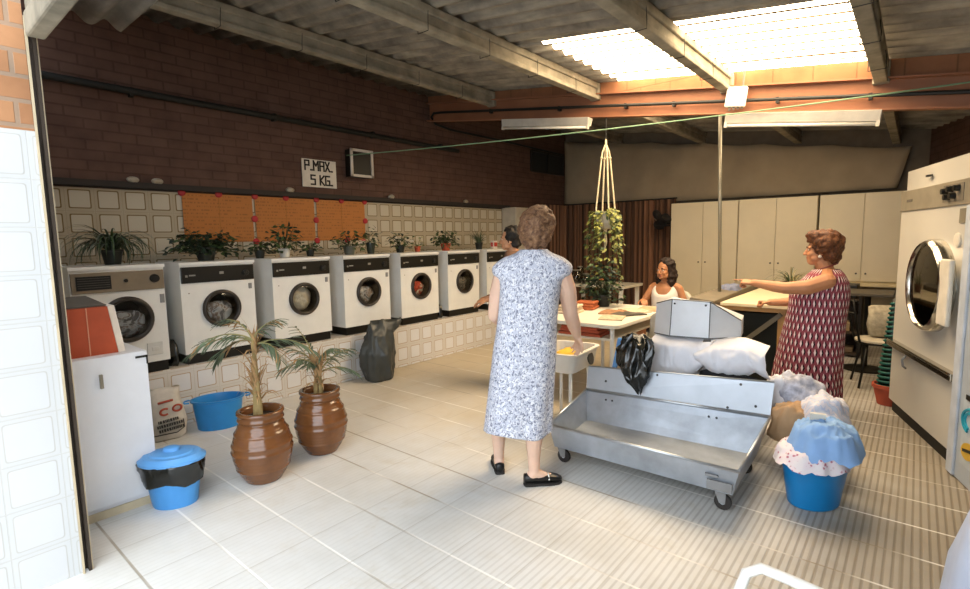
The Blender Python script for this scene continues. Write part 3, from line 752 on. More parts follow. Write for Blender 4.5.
# ------------------------------------------------------------------ on the left wall
def wall_items():
    t = thing('sign', 'white sign reading P. MAX. 5 KG. on the brown brick wall', 'sign', (3.43, WY-.012, 2.275))
    m = MB(); m.box((0, 0, 0), (.44, .012, .31)); m.build('board', M('off white board', '#cfc9bd', .6), t)
    INK = M('black ink', '#1c1a18', .7)
    # hand-lettered strokes, on a 4 x 6 grid for each letter
    F = {'P': [[(0, 0), (0, 6), (3, 6), (3, 3), (0, 3)]], '.': [[(0, 0), (.9, 0)]], 'M': [[(0, 0), (0, 6), (1.75, 3), (3.5, 6), (3.5, 0)]],
         'A': [[(0, 0), (0, 6), (3, 6), (3, 0)], [(0, 3), (3, 3)]], 'X': [[(0, 0), (3, 6)], [(0, 6), (3, 0)]],
         '5': [[(3, 6), (0, 6), (0, 3.4), (3, 3.4), (3, 0), (0, 0)]], 'K': [[(0, 0), (0, 6)], [(3, 6), (.2, 3), (3, 0)]], 'G': [[(3, 6), (0, 6), (0, 0), (3, 0), (3, 3), (1.6, 3)]]}
    m = MB()
    def word(s, x, z, u):
        for ch in s:
            if ch == ' ': x += 2.6*u; continue
            for st in F[ch]:
                for a, b in zip(st, st[1:]):
                    A = Vector((x+a[0]*u, -.008, z+a[1]*u)); B = Vector((x+b[0]*u, -.008, z+b[1]*u)); e = (B-A).normalized()*.009
                    m.bar(A-e, B+e, .004, .018, up=(0, 1, 0)) if False else m.bar(A-e, B+e, .018, .004, up=(0, 1, 0))
            x += (2.2 if ch == '.' else 4.9 if ch == 'M' else 4.3)*u
    word('P.MAX.', -.185, .035, .0168); word('5 KG.', -.115, -.125, .0168)
    m.build('lettering', INK, t)
    t = thing('wall_box', 'black box with pale frame on the brick wall right of the sign', 'wall box', (3.95, WY, 2.43))
    m = MB(); m.box((0, -.06, 0), (.30, .12, .32)); m.build('housing', BLACK, t)
    m = MB()
    for q in ((0, .15, .32, .03), (0, -.15, .32, .03)): m.box((q[0], -.125, q[1]), (q[2], .02, q[3]))
    for x in (-.15, .15): m.box((x, -.125, 0), (.03, .02, .33))
    m.build('frame', M('pale frame', '#c4bcb2', .5), t)
    m = MB(); m.box((0, -.112, 0), (.27, .006, .27)); m.build('pane', M('black glass', '#0a0d0e', .15, spec=.6), t)
    PM = poster_mat(); RED = M('red tack', '#a3242c', .5)
    for (x0, x1, l) in ((1.945, 2.615, 'orange handwritten poster, leftmost of the three above the machines'), (2.645, 3.335, 'orange handwritten poster in the middle of the three above the machines'), (3.365, 4.04, 'orange handwritten poster, rightmost of the three above the machines')):
        t = thing('poster', l, 'poster', ((x0+x1)/2, WY-.014, 1.745), 0, 'orange posters on the tiled wall'); w = x1-x0; h = .47
        m = MB(); m.box((0, 0, 0), (w, .004, h)); m.build('sheet', PM, t)
        m = MB()
        m.box((0, -.003, 0), (.006, .003, h)); m.box((0, -.003, .01), (w, .003, .004)); m.build('fold', M('poster fold', '#a06c34', .8), t)
        ps = [(-w/2, h/2), (0, h/2)]
        if x0 > 2: ps += [(-w/2-.015, 0), (-w/2-.015, -h/2)]
        if x0 > 3: ps += [(w/2, h/2), (w/2, .0), (.06, -h/2)]
        for px, pz in ps:
            m = MB(); m.lathe([(.034, 0), (.034, .01), (.02, .016)], n=14, cap1=True, xf=Matrix.Translation((px, -.004, pz)) @ Euler((PI/2, 0, 0)).to_matrix().to_4x4())
            m.build('red_tack', RED, t)
wall_items()

# ------------------------------------------------------------------ left foreground
def left_front():
    t = thing('cabinet', 'low white cabinet with side handle in the left entrance corner', 'cabinet', (.615, 3.36, 0))
    w, d, h = .355, .55, .90
    m = MB(); m.box((w/2, d/2, h/2+.01), (w, d, h-.1+.08)); m.build('body', M('white cabinet paint', '#d9dadd', .35, var=.03), t, bevel=.004)
    m = MB(); m.box((w/2, -.012, h/2+.035), (w-.004, .022, h-.07)); dr = m.build('door', M('white cabinet paint'), t, bevel=.003)
    m = MB(); m.box((w*.36, -.032, .77), (.014, .02, .075)); m.build('handle', M('worn steel handle', '#8c8473', .4, .6), dr)
    m = MB(); m.box((w-.03, -.026, h-.03), (.06, .006, .012)); m.box((w-.004, -.026, h-.05), (.008, .006, .05)); m.build('hinge', DGREY, dr)
    m = MB(); m.box((w/2, .02, .0225), (w-.01, .06, .045)); m.build('base', M('pale wooden base', '#bfb093', .7), t)
    t = thing('storage_box', 'orange box with white side standing on the low white cabinet', 'box', (.62, 3.42, .90))
    m = MB(); m.hexa([(0, 0, 0), (.235, 0, 0), (.235, .3, 0), (0, .3, 0), (0, -.01, .265), (.20, -.01, .265), (.20, .3, .265), (0, .3, .265)]); m.build('carton', M('orange cardboard', '#a94a2a', .7), t)
    m = MB(); m.hexa([(.237, 0, 0), (.275, .02, 0), (.275, .3, 0), (.237, .3, 0), (.202, -.01, .265), (.238, .01, .265), (.238, .3, .265), (.202, .3, .265)]); m.build('end_panel', M('white carton', '#d8d0c6', .7), t)
    m = MB(); m.hexa([(.105, -.002, 0), (.110, -.002, 0), (.110, .0, 0), (.105, .0, 0), (.102, -.013, .265), (.107, -.013, .265), (.107, -.01, .265), (.102, -.01, .265)]); m.build('edge_tape', M('carton edge', '#c78d6f', .7), t)
    m = MB(); m.hexa([(0, .0, .268), (.20, .0, .268), (.17, .28, .268), (0, .28, .268), (0, .0, .274), (.20, .0, .274), (.17, .28, .31), (0, .28, .31)]); m.build('lid_flap', M('grey flap', '#59544c', .7), t)
    # bucket with lid and bag
    t = thing('bucket', 'light blue bucket with lid and black bag liner beside the low white cabinet', 'bucket', (1.02, 3.24, 0), rad(-40))
    sx, sy = 1.0, .78
    m = MB(); m.lathe([(.115, 0), (.12, .01), (.152, .25), (.165, .255), (.165, .27), (.15, .27), (.118, .02)], n=40, sx=sx, sy=sy); m.build('body', M('light blue plastic', '#4a93d4', .4, var=.05), t, smooth=True, auto=40)
    m = MB(); rings = []
    for i, (r, z) in enumerate(((.142, .135), (.148, .14), (.160, .19), (.171, .235), (.174, .262), (.16, .27))):
        rings.append([((r+.005*math.sin(5*a+i)+.004*math.sin(11*a+2*i))*sx*math.cos(a), (r+.005*math.sin(5*a+i)+.004*math.sin(13*a))*sy*math.sin(a), z+.012*math.sin(3*a)*(1 if i < 2 else .2)) for a in [2*PI*k/48 for k in range(48)]])
    m.loft(crumple(resample(rings, 4), (0, 0), .05, 14, 2.2), False, False); m.build('bag_liner', BINBAG, t, smooth=True)
    m = MB(); m.lathe([(.168, .262), (.176, .262), (.178, .276), (.165, .283), (.15, .30), (.12, .303), (.11, .311), (.06, .318), (.045, .318), (.042, .336), (.025, .342), (.003, .342)], n=40, sx=sx, sy=sy, cap1=True)
    lid = m.build('lid', M('pale blue plastic', '#5f9fdc', .4, var=.05), t, smooth=True, auto=30)
    # oval basin
    t = thing('basin', 'empty blue oval basin with two handles on the floor by the plinth', 'basin', (1.735, 4.34, 0), rad(-22))
    m = MB(); m.lathe([(.155, 0), (.16, .008), (.185, .225), (.2, .232), (.202, .245), (.186, .245), (.178, .225), (.152, .014), (.003, .012)], n=44, sx=1.0, sy=.72); m.build('body', BLUEP, t, smooth=True, auto=35)
    for s in (-1, 1):
        m = MB(); m.tube([(s*.205, -.045, .237), (s*.235, -.035, .236), (s*.242, 0, .235), (s*.235, .035, .236), (s*.205, .045, .237)], .007, 8); m.build('handle', BLUEP, t, smooth=True)
    # detergent sack
    t = thing('detergent_sack', 'printed white detergent sack with red and black lettering behind the low cabinet', 'sack', (1.36, 4.40, 0), rad(-10))
    m = MB(); rings = []
    for z, a, b in ((0, .11, .06), (.02, .135, .085), (.14, .14, .09), (.25, .13, .075), (.32, .11, .05), (.37, .105, .02), (.395, .105, .008)):
        rings.append([(a*(abs(math.cos(q))**.6)*(1 if math.cos(q) > 0 else -1)+.008*math.sin(4*q+z*20), b*(abs(math.sin(q))**.6)*(1 if math.sin(q) > 0 else -1), z+.01*math.sin(3*q)*(z > .3)) for q in [2*PI*k/32 for k in range(32)]])
    m.loft(rings); m.build('sack', M('white woven sack', '#c3bdb2', .5, var=.15, nscale=12, bump=.4, bscale=12), t, smooth=True)
    m = MB()
    for k in range(2):
        X = Matrix.Translation((.0+.085*k-.01, -.097+.012*k, .235+.012*k)) @ Euler((PI/2+.06, 0, .12)).to_matrix().to_4x4()
        pts = [X @ Vector((.03*math.cos(a), .024*math.sin(a), 0)) for a in [2*PI*q/16 for q in range(17)]] if k else [X @ Vector((.03*math.cos(a), .024*math.sin(a), 0)) for a in [rad(50)+rad(260)*q/14 for q in range(15)]]
        m.tube(pts, .008, 6)
    m.tube([(-.05, -.085, .305), (.05, -.085, .315)], .009, 6)
    m.build('red_lettering', M('red sack print', '#a2452f', .6), t)
    m = MB()
    for z, x0, x1 in ((.165, -.06, .07), (.13, -.07, .09), (.095, -.06, .1)):
        x = x0
        rnd = random.Random(int(z*1000))
        while x < x1:
            w = rnd.uniform(.008, .02); m.box((x+w/2, -.1, z+.09*x), (w*.7, .012, .02), (0, -.09, 0)); x += w
    m.tube([(-.1, -.092, .06), (.06, -.1, .06), (.115, -.075, .085), (.11, -.075, .15)], .004, 5)
    m.build('black_lettering', M('black sack print', '#34322f', .6), t)
    # rubbish bag against the plinth
    m = MB(); rings = []
    for i, (z, a, b, dx) in enumerate(((0, .13, .10, 0), (.02, .155, .125, 0), (.15, .175, .14, -.01), (.3, .185, .145, -.015), (.42, .17, .125, -.005), (.5, .155, .10, .01), (.56, .15, .07, .03), (.61, .15, .045, .05), (.64, .14, .02, .06))):
        rings.append([(a*math.cos(q)*(1+.06*math.sin(5*q+i*1.1)+.04*math.sin(9*q-i)+.03*math.sin(17*q+2*i))+dx+(.05 if z > .5 and math.cos(q) > .5 else 0), b*math.sin(q)*(1+.06*math.sin(6*q+i)), z+.02*math.sin(4*q+i)*(z > .4)) for q in [2*PI*k/80 for k in range(80)]])
    m.loft(crumple(resample(rings, 5), (0, 0), .16, 6.5, 3.3))
    b = m.build('rubbish_bag', GREYBAG, smooth=True, loc=(3.44, 4.40, 0), rot=(0, 0, rad(-15)))
    tag(b, 'full dark grey rubbish bag leaning against the tiled plinth', 'rubbish bag')
    # small black bags between machines
    for x, l, s in ((1.545, 'black rag stuffed between the two leftmost washing machines', 1.), (4.685, 'black rag on the plinth between the machine with red laundry and the next', .8)):
        m = MB(); rings = []
        for i, (z, a) in enumerate(((0, .03), (.03, .042), (.1, .038), (.17, .03), (.22, .012))):
            rings.append([(a*s*math.cos(q)*(1+.2*math.sin(3*q+i)), a*s*1.8*math.sin(q)*(1+.15*math.sin(4*q)), z*s) for q in [2*PI*k/16 for k in range(16)]])
        m.loft(rings); tag(m.build('rag', BINBAG, smooth=True, loc=(x+.02, 4.74, .486)), l, 'rag')
left_front()

# ------------------------------------------------------------------ ceiling fittings
def ceiling_items():
    for (ya, yb, l) in ((3.95, 2.78, 'fluorescent batten under the beam, left one above the washing machines'), (1.40, .27, 'fluorescent batten under the beam, right one nearer the dryer')):
        za, zb = beam_z(ya)-.03, beam_z(yb)-.03; L = math.hypot(ya-yb, za-zb)
        t = bpy.data.objects.new('fluorescent_light', None); COL.objects.link(t); tag(t, l, 'light fitting', 'fluorescent battens'); t.location = (5.12, (ya+yb)/2, (za+zb)/2-.035); t.rotation_euler = (math.atan2(zb-za, yb-ya) - (PI if yb < ya else 0), 0, 0)
        m = MB(); m.hexa([(-.035, -L/2, -.035), (.035, -L/2, -.035), (.035, L/2, -.035), (-.035, L/2, -.035), (-.055, -L/2, .05), (.055, -L/2, .05), (.055, L/2, .05), (-.055, L/2, .05)]); m.build('housing', M('white batten enamel', '#aaa59b', .4), t, bevel=.004)
        m = MB(); m.tube([(-.02, -L/2+.02, -.05), (-.02, L/2-.02, -.05)], .015, 12); m.build('tube', M('unlit tube glass', '#d8d4c8', .2), t, smooth=True)
        for s in (-1, 1):
            m = MB(); m.box((-.02, s*(L/2-.012), -.047), (.035, .024, .045)); m.build('end_cap', M('pale cap', '#b9b3a6', .5), t)
    t = thing('junction_box', 'white junction box hanging in front of the beam beside the roof light', 'junction box', (5.12, 1.32, 2.72))
    m = MB(); m.box((0, 0, 0), (.06, .165, .17), (0.13, 0, 0)); m.build('box', M('white enamel'), t, bevel=.008)
    m = MB()
    for y in (-.05, -.015, .02, .055): m.cyl((0, y, -.08), (0, y, -.108), .01, n=10)
    m.build('cable_gland', M('grey gland', '#6d675c', .6), t)
    m = MB(); m.cyl((0.01, -.05, .08), (.01, -.06, .22), .009, n=8); m.build('conduit_stem', M('grey gland'), t)
    m = MB(); m.cyl((5.62, 1.545, .905), (5.62, 1.60, roof_z(1.60)-.03), .017, n=12)
    tag(m.build('pole', M('grey steel pole', '#8b8778', .4, .5), smooth=True), 'grey steel pole rising from the ironing table to the roof', 'pole')
    m = MB(); A = Vector((3.72, WY-.14, 2.5)); B = Vector((5.04, 1.46, 2.565)); E_ = Vector((5.04, -.95, 2.52)); pts = []
    for a, b, s in ((A, B, .02), (B, E_, .01)):
        for k in range(12): u = k/12; p = a.lerp(b, u); p.z -= 4*s*u*(1-u); pts.append(p)
    pts.append(E_); m.tube(pts, .006, 6)
    tag(m.build('clothes_line', M('green cord', '#6d8a6c', .7)), 'thin green clothes line stretched from the left wall across to the beam', 'clothes line')
ceiling_items()

def back_wall_items():
    # tarp
    m = MB(); nx, nz = 60, 8; vs = []; fs = []
    for i in range(nx+1):
        y = 5.33-5.2*i/nx; zt = 3.335-.74*i/nx-.03*math.sin(PI*((i % 10)/10.)); zb = 2.07+.0*i
        if i > nx-4: zb += .0
        for j in range(nz+1):
            u = j/nz; vs.append((8.8+.02*math.sin(i*.9+u*2)+.014*math.sin(i*.37+5*u)+.03*u*math.sin(i*.21), y+.12*u*(i/nx)**6, zt+(zb-zt)*u))
    for i in range(nx):
        for j in range(nz): k = i*(nz+1)+j; fs.append((k, k+1, k+nz+2, k+nz+1))
    m.add(vs, fs); o = m.build('tarp', M('beige canvas', '#9c8c73', .9, var=.1, nscale=3, bump=.2, bscale=4), smooth=True, solid=.004)
    tag(o, 'beige canvas sheet hung across the back wall above the cupboards', 'tarp')
    # curtains: along the back and round the corner on the left wall
    t = thing('curtain', 'dark brown striped curtain with deep folds at the back', 'curtain', (0, 0, 0))
    cm = NT('brown curtain'); p = cm.xyz(cm.pos()); nz_ = cm.noise(1., cm.comb(cm.math('MULTIPLY', p[0], 9.), cm.math('MULTIPLY', p[1], 9.)), 3)
    CU = cm.set(cm.ramp(nz_, [(.3, C('#2c1f18')), (.46, C('#4b3527')), (.56, C('#8a6248')), (.75, C('#3c2a20'))]), .95)
    m = MB(); pts = []
    for k in range(90): u = k/89; pts.append((7.75+.9*u, 5.27))
    for k in range(230): u = k/229; pts.append((8.67, 5.22-2.12*u))
    rings = []
    for z in (.02, .5, 1.2, 2.1):
        r = []
        for k, (x, y) in enumerate(pts):
            o_ = .035*math.sin(k*.55+.4*math.sin(k*.07)*3)*(1+.2*math.sin(z*3+k*.1))
            r.append((x, y-abs(o_)*1.2, z) if k < 90 else (x+o_, y, z))
        rings.append(r)
    m.loft(rings, False, False, False); m.build('cloth', CU, t, smooth=True)
    m = MB(); m.tube([(8.66, 5.25, 2.11), (8.66, 3.09, 2.11)], .012, 8); m.build('rail', IRON, t)
    m = MB(); m.box((7.09, 5.2, 1.0), (.5, .28, 2.0)); q = m.build('body', M('pale cupboard', '#b9b2a2', .5), None, bevel=.005)
    t = thing('cupboard', 'tall pale cupboard at the far end of the tiled wall behind the women', 'cupboard', (0, 0, 0)); q.parent = t
    m = MB(); m.box((7.09, 5.055, 1.02), (.46, .012, 1.9)); d = m.build('door', M('pale cupboard'), t, bevel=.003)
    # row of cream cupboards
    specs = [(3.05, 2.06, 0.02, 'tall cream double cupboard at the left end of the back row, behind the seated woman'), (2.05, 1.065, .02, 'tall cream double cupboard in the middle of the back row, behind the steel pole'), (1.04, .06, .85, 'cream double cupboard on the counter at the right end of the back row')]
    for ya, yb, z0, l in specs:
        t = thing('cupboard', l, 'cupboard', (8.3, yb, z0), 0, 'cream cupboards along the back'); w = ya-yb; h = 2.0-z0
        m = MB(); m.box((.21, w/2, h/2), (.4, w, h)); m.build('body', CREAM, t)
        for s in (0, 1):
            y = w*(.25+.5*s)
            m = MB(); m.box((0, y, h/2), (.02, w/2-.008, h-.02)); d = m.build('door', CREAM, t, bevel=.002)
            m = MB(); ky = w/2+(.05 if s else -.05); kz = (1.08 if z0 < .5 else .96)-z0
            m.cyl((-.012, ky, kz), (-.03, ky, kz), .011, n=10); m.build('knob', DGREY, d)
    t = thing('counter', 'cream edged counter under the right-hand cream cupboard', 'counter', (8.2, .06, 0))
    m = MB(); m.box((.25, .5, .825), (.56, .98, .045)); m.build('worktop', M('cream edge', '#cdbd93', .5), t)
    m = MB(); m.box((.35, .5, .4), (.3, .98, .8)); m.build('front_panel', M('grey beige panel', '#8d8470', .7), t)
    # dark bundle on top of the curtain edge
    m = MB()
    rnd = random.Random(2)
    for k in range(9): m.ell((8.40+rnd.uniform(-.08, .08), 3.22+rnd.uniform(-.1, .1), 1.74+rnd.uniform(-.08, .14)), (.09, .1, .06), (rnd.random(), rnd.random(), 0), mi=1 if k == 3 else 0)
    m.box((8.42, 3.2, 1.665), (.2, .26, .012))
    m.bar((8.42, 3.06, 1.655), (8.42, 3.34, 1.655), .03, .02)
    tag(m.build('bundle', [M('dark cloth', '#201c1a', .9), M('pale cloth', '#8f8676', .9)], smooth=False), 'dark bundle of cloth on a small bracket beside the left cream cupboard', 'bundle')
back_wall_items()

# ------------------------------------------------------------------ the middle of the room
def rsheet(m, pts, th=.003, mi=0):
    """a flat sheet-metal panel through the given corner loop, with thickness"""
    p = [Vector(q) for q in pts]; n = (p[1]-p[0]).cross(p[2]-p[1]).normalized()*th/2; k = len(p)
    vs = [q-n for q in p]+[q+n for q in p]
    m.add(vs, [tuple(reversed(range(k))), tuple(range(k, 2*k))]+[(i, (i+1) % k, k+(i+1) % k, k+i) for i in range(k)], mi)
def castor(t, x, y, ztop):
    m = MB(); m.cyl((x-.012, y, .045), (x+.012, y, .045), .045, n=24); m.cyl((x-.016, y, .045), (x+.016, y, .045), .014, n=12, mi=1)
    w = m.build('castor_wheel', [M('dark rubber', '#2b2623', .7), GALV], t, smooth=False, bevel=.004)
    m = MB()
    for s in (-1, 1): m.hexa([(x+s*.018-.002, y-.015, .04), (x+s*.018+.002, y-.015, .04), (x+s*.018+.002, y+.015, .04), (x+s*.018-.002, y+.015, .04), (x+s*.018-.002, y-.02, ztop), (x+s*.018+.002, y-.02, ztop), (x+s*.018+.002, y+.05, ztop), (x+s*.018-.002, y+.05, ztop)])
    m.box((x, y+.01, ztop-.003), (.07, .09, .006)); m.build('castor_fork', M('zinc', '#8f9296', .4, .8), w)
def trolley():
    t = thing('laundry_trolley', 'long low galvanised trough trolley with sloping back, in the middle of the floor', 'trolley', (0, 0, 0))
    t.location = (2.8, 1.22, 0)
    O = Vector((2.8, 1.22, 0))
    def P(x, y, z): return Vector((x, y, z))-O
    fbl, fbr = P(2.80, 1.77, .125), P(2.82, .68, .125)
    ftl, ftr = P(2.775, 1.80, .275), P(2.79, .645, .275)
    bbl, bbr = P(3.36, 1.84, .125), P(3.44, .70, .125)
    cl, cr = P(3.46, 1.90, .33), P(3.57, .655, .345)
    tl, tr = P(3.50, 1.90, .505), P(3.60, .645, .565)
    m = MB()
    rsheet(m, [fbl, fbr, ftr, ftl]); rsheet(m, [bbl, bbr, cr, cl]); rsheet(m, [fbl, bbl, bbr, fbr])
    rsheet(m, [fbl, ftl, cl, bbl]); rsheet(m, [fbr, bbr, cr, ftr])
    m.build('trough', GALV, t)
    m = MB(); rsheet(m, [cl, cr, tr, tl], .004)
    bp = m.build('back_panel', M('pale galvanised sheet', '#b4bac2', .45, .5, var=.1, nscale=4), t)
    m = MB()
    for a, b in ((ftl, ftr), (ftl, cl), (ftr, cr)): m.tube([a, b], .009, 8)
    m.tube([cl, cr], .012, 8); m.tube([tl, tr], .006, 8)
    m.build('rolled_edge', M('bright edge', '#b3b8bd', .35, .8), t, smooth=True)
    m = MB()
    for u, v in ((.12, .45), (.8, .1), (.85, .85), (.42, .9), (.93, .25)):
        q = (cl.lerp(cr, u)).lerp(tl.lerp(tr, u), v); m.ell(q+Vector((-.004, 0, .0)), .009, n=8)
    for u in (.13, .17, .72, .76):
        q = (bbl.lerp(bbr, u)).lerp(cl.lerp(cr, u), .75); m.ell(q+Vector((-.004, 0, .004)), .008, n=8)
    m.build('rivet', M('dark rivet', '#4b4c4e', .5, .6), t, smooth=True)
    m = MB(); a, b = P(2.793, .74, .19), P(2.800, .645, .19); m.bar(a+Vector((-.008, .06, -.02)), b+Vector((-.008, .03, -.02)), .012, .05); m.bar(a+Vector((-.01, .07, .03)), b+Vector((-.01, .1, .03)), .014, .012)
    m.build('corner_bracket', M('zinc'), t)
    for x, y in ((2.87, 1.74), (2.88, .74), (3.36, 1.76), (3.42, .76)): castor(t, x-O.x, y-O.y, .125)
trolley()

V3 = lambda x, y, z: Vector((x, y, z))
def heap(m, c, rx, ry, h, seed, n=28, k=9, rough=.35, base=.0, mi=0, skew=0.):
    """a crumpled soft lump resting at height base"""
    off = Vector((seed*3.1, seed*1.7, seed*.9)); rings = []
    for j in range(k+1):
        u = j/k; a = u*PI/2
        r = math.cos(a)**.55 if j < k else .02; z = math.sin(a)**.9
        ring = []
        for i in range(n):
            q = 2*PI*i/n; d = Vector((math.cos(q)*r, math.sin(q)*r, z))
            f = 1+rough*(.7*noise.noise(d*1.8+off)+.45*noise.noise(d*3.6+off)-.55*abs(noise.noise(V3(d.x*5, d.y*5, d.z*2.2)+off))-.25*abs(noise.noise(V3(d.x*11, d.y*11, d.z*4)+off)))
            ring.append((c[0]+rx*r*math.cos(q)*f+skew*z, c[1]+ry*r*math.sin(q)*f, c[2]+base+h*z*f))
        rings.append(ring)
    m.loft(rings, True, True, mi=mi)
def drape(m, c, rx, ry, h, drop, seed, n=40, k=14, amp=.03, mi=0, rip=.09):
    """a cloth thrown over something: a dome whose edge hangs down in folds"""
    off = Vector((seed*2.3, seed, seed*.7)); rings = []
    for j in range(k+1):
        u = 1-j/k
        ring = []
        for i in range(n):
            q = 2*PI*i/n; e = .5+.5*noise.noise(Vector((math.cos(q)*1.4, math.sin(q)*1.4, seed)))
            r = u**.8*(1+.12*noise.noise(Vector((math.cos(q)*2, math.sin(q)*2, u*2))+off)); d = Vector((math.cos(q)*u, math.sin(q)*u, 0))
            r *= 1+rip*u*math.sin(q*11+2*noise.noise(V3(math.cos(q)*2, math.sin(q)*2, seed)))
            z = h*(1-u**2.2) - drop*max(0, u-.72)/.28*(.55+.45*e) + amp*noise.noise(d*3+off)+amp*.9*(.5-abs(noise.noise(d*6+off)))+amp*.5*(.4-abs(noise.noise(d*13+off))) + amp*rip*5*math.sin(q*9+seed)*u**3
            ring.append((c[0]+rx*r*math.cos(q), c[1]+ry*r*math.sin(q), c[2]+z))
        rings.append(ring)
    m.loft(rings, False, True, mi=mi)

def second_trolley():
    t = thing('hooded_trolley', 'grey sheet-metal hooded cart loaded with white linen, behind the trough trolley', 'trolley', (3.95, 1.2, 0))
    O = Vector((3.95, 1.2, 0)); P = lambda x, y, z: Vector((x, y, z))-O
    m = MB()
    b = [P(3.80, .80, .16), P(4.3, .80, .16), P(4.3, 1.62, .16), P(3.80, 1.62, .16)]; u = [P(3.76, .76, .36), P(4.36, .76, .36), P(4.36, 1.66, .36), P(3.76, 1.66, .36)]
    rsheet(m, b)
    for i in range(4): k = (i+1) % 4; rsheet(m, [b[i], b[k], u[k], u[i]])
    m.build('tray', GALV, t)
    # hood: centre panel with two wings, and a lid
    zb = .755
    lo = [P(3.84, 1.52, zb), P(3.78, 1.38, zb), P(3.78, 1.10, zb+.01), P(3.93, .93, zb+.015), P(4.2, .98, zb), P(4.2, 1.5, zb)]
    up = [P(3.85, 1.51, .985), P(3.79, 1.37, 1.03), P(3.79, 1.10, 1.025), P(3.93, .93, .89), P(4.2, .98, .89), P(4.2, 1.5, 1.0)]
    m = MB()
    for i, k in ((0, 1), (1, 2), (2, 3), (3, 4), (4, 5), (5, 0)): rsheet(m, [lo[i], lo[k], up[k], up[i]], .004)
    m.add(up+[q-Vector((0, 0, .006)) for q in up], [(0, 1, 5), (1, 2, 4, 5), (2, 3, 4), (11, 7, 6), (11, 10, 8, 7), (10, 9, 8)])
    h = m.build('hood', M('hood sheet metal', '#d3d6da', .45, .3, var=.07, nscale=5), t)
    m = MB()
    for i in range(3): m.tube([up[i], up[i+1]], .005, 6)
    m.tube([lo[1]+Vector((-.004, 0, 0)), up[1]+Vector((-.004, 0, 0))], .0032, 6); m.tube([lo[2]+Vector((-.004, 0, 0)), up[2]+Vector((-.004, 0, 0))], .0032, 6)
    for i in range(3): m.tube([lo[i]-Vector((.003, 0, 0)), lo[i+1]-Vector((.003, 0, 0))], .004, 6)
    m.build('seam', M('dark seam', '#6a6b6c', .5, .7), h)
    m = MB()
    for y in (1.35, 1.13):
        for z in (1.0,): m.ell(P(3.782, y, z), .008, n=8)
    m.build('rivet', M('dark rivet'), h)
    m = MB()
    for x, y in ((3.86, 1.5), (4.19, 1.48), (3.95, .96), (4.18, 1.0)): m.cyl(P(x, y, .16), P(x, y, zb+.05), .014, n=10)
    m.build('post', GALV, t)
    for x, y in ((3.88, .86), (3.88, 1.56), (4.22, .86), (4.22, 1.56)): castor(t, x-O.x, y-O.y, .16)
    # linen and bags
    def hung(m, top, bot, x0, bulge, seed, nx=60, nz=22):
        vs = []; fs = []
        def at(pl, u):
            for (ua, ya, za), (ub, yb, zb) in zip(pl, pl[1:]):
                if u <= ub: f = (u-ua)/(ub-ua); f = f*f*(3-2*f); return ya+(yb-ya)*f, za+(zb-za)*f
            return pl[-1][1:]
        for i in range(nx+1):
            u = i/nx; (ya, za), (yb, zb) = at(top, u), at(bot, u)
            for j in range(nz+1):
                v = j/nz; y = ya+(yb-ya)*v; d = Vector((y*7+seed, v*1.2, seed))
                fold = .030*noise.noise(d)+.020*(.4-abs(noise.noise(d*2.3)))+.012*(.4-abs(noise.noise(Vector((y*30, v*3+y*6, seed)))))
                x = x0+.13*max(0, .18-v)/.18-bulge*math.sin(PI*min(1, v*1.05))**.7*(.6+.4*math.sin(PI*u))-fold*min(1, v*4)
                vs.append((x, y+.012*noise.noise(d*1.7), za+(zb-za)*v+.015*noise.noise(d*2+Vector((3, 0, 0)))*min(1, v*3)))
        for i in range(nx):
            for j in range(nz): k = i*(nz+1)+j; fs.append((k, k+1, k+nz+2, k+nz+1))
        m.add(vs, fs)
    m = MB(); hung(m, [(0, 1.50, .765), (.5, 1.3, .765), (1, 1.06, .77)], [(0, 1.56, .40), (.35, 1.38, .40), (.7, 1.22, .44), (1, 1.10, .62)], 3.76, .07, 2.3)
    tag(m.build('linen_bundle', LINEN, smooth=True, solid=.012), 'white linen hanging under the left and middle of the grey metal hood', 'laundry', 'white linen on the hooded cart')
    m = MB(); hung(m, [(0, 1.16, .68), (.25, 1.05, .765), (.7, .88, .775), (1, .73, .735)], [(0, 1.17, .60), (.3, 1.06, .52), (.6, .93, .50), (.85, .79, .57), (1, .705, .54)], 3.75, .09, 6.1)
    tag(m.build('linen_bundle', LINEN, smooth=True, solid=.012), 'white sheet draped across the right end below the grey metal hood', 'laundry', 'white linen on the hooded cart')
    m = MB(); heap(m, (4.02, 1.2, .17), .22, .34, .42, 3, rough=.2, k=14, n=50)
    tag(m.build('linen_bundle', LINEN, smooth=True), 'crumpled linen pile lying in the tray of the hooded cart', 'laundry', 'white linen on the hooded cart')
    m = MB(); heap(m, (3.72, .93, .36), .05, .24, .20, 21, rough=.25)
    tag(m.build('dark_cloth', M('black cloth', '#17181a', .8, bump=.3), smooth=True), 'black cloth tucked below the white sheet at the right end of the cart', 'cloth')
    m = MB(); m.hexa([(3.752, 1.15, .66), (3.752, 1.08, .66), (3.76, 1.08, .66), (3.76, 1.15, .66), (3.752, 1.13, .76), (3.752, 1.08, .76), (3.76, 1.08, .76), (3.76, 1.13, .76)])
    tag(m.build('strap', M('grey strap', '#57544f', .7)), 'short grey strap hanging from the lower edge of the metal hood', 'strap')
    # black bag hung over the back of the trough
    m = MB(); rings = []
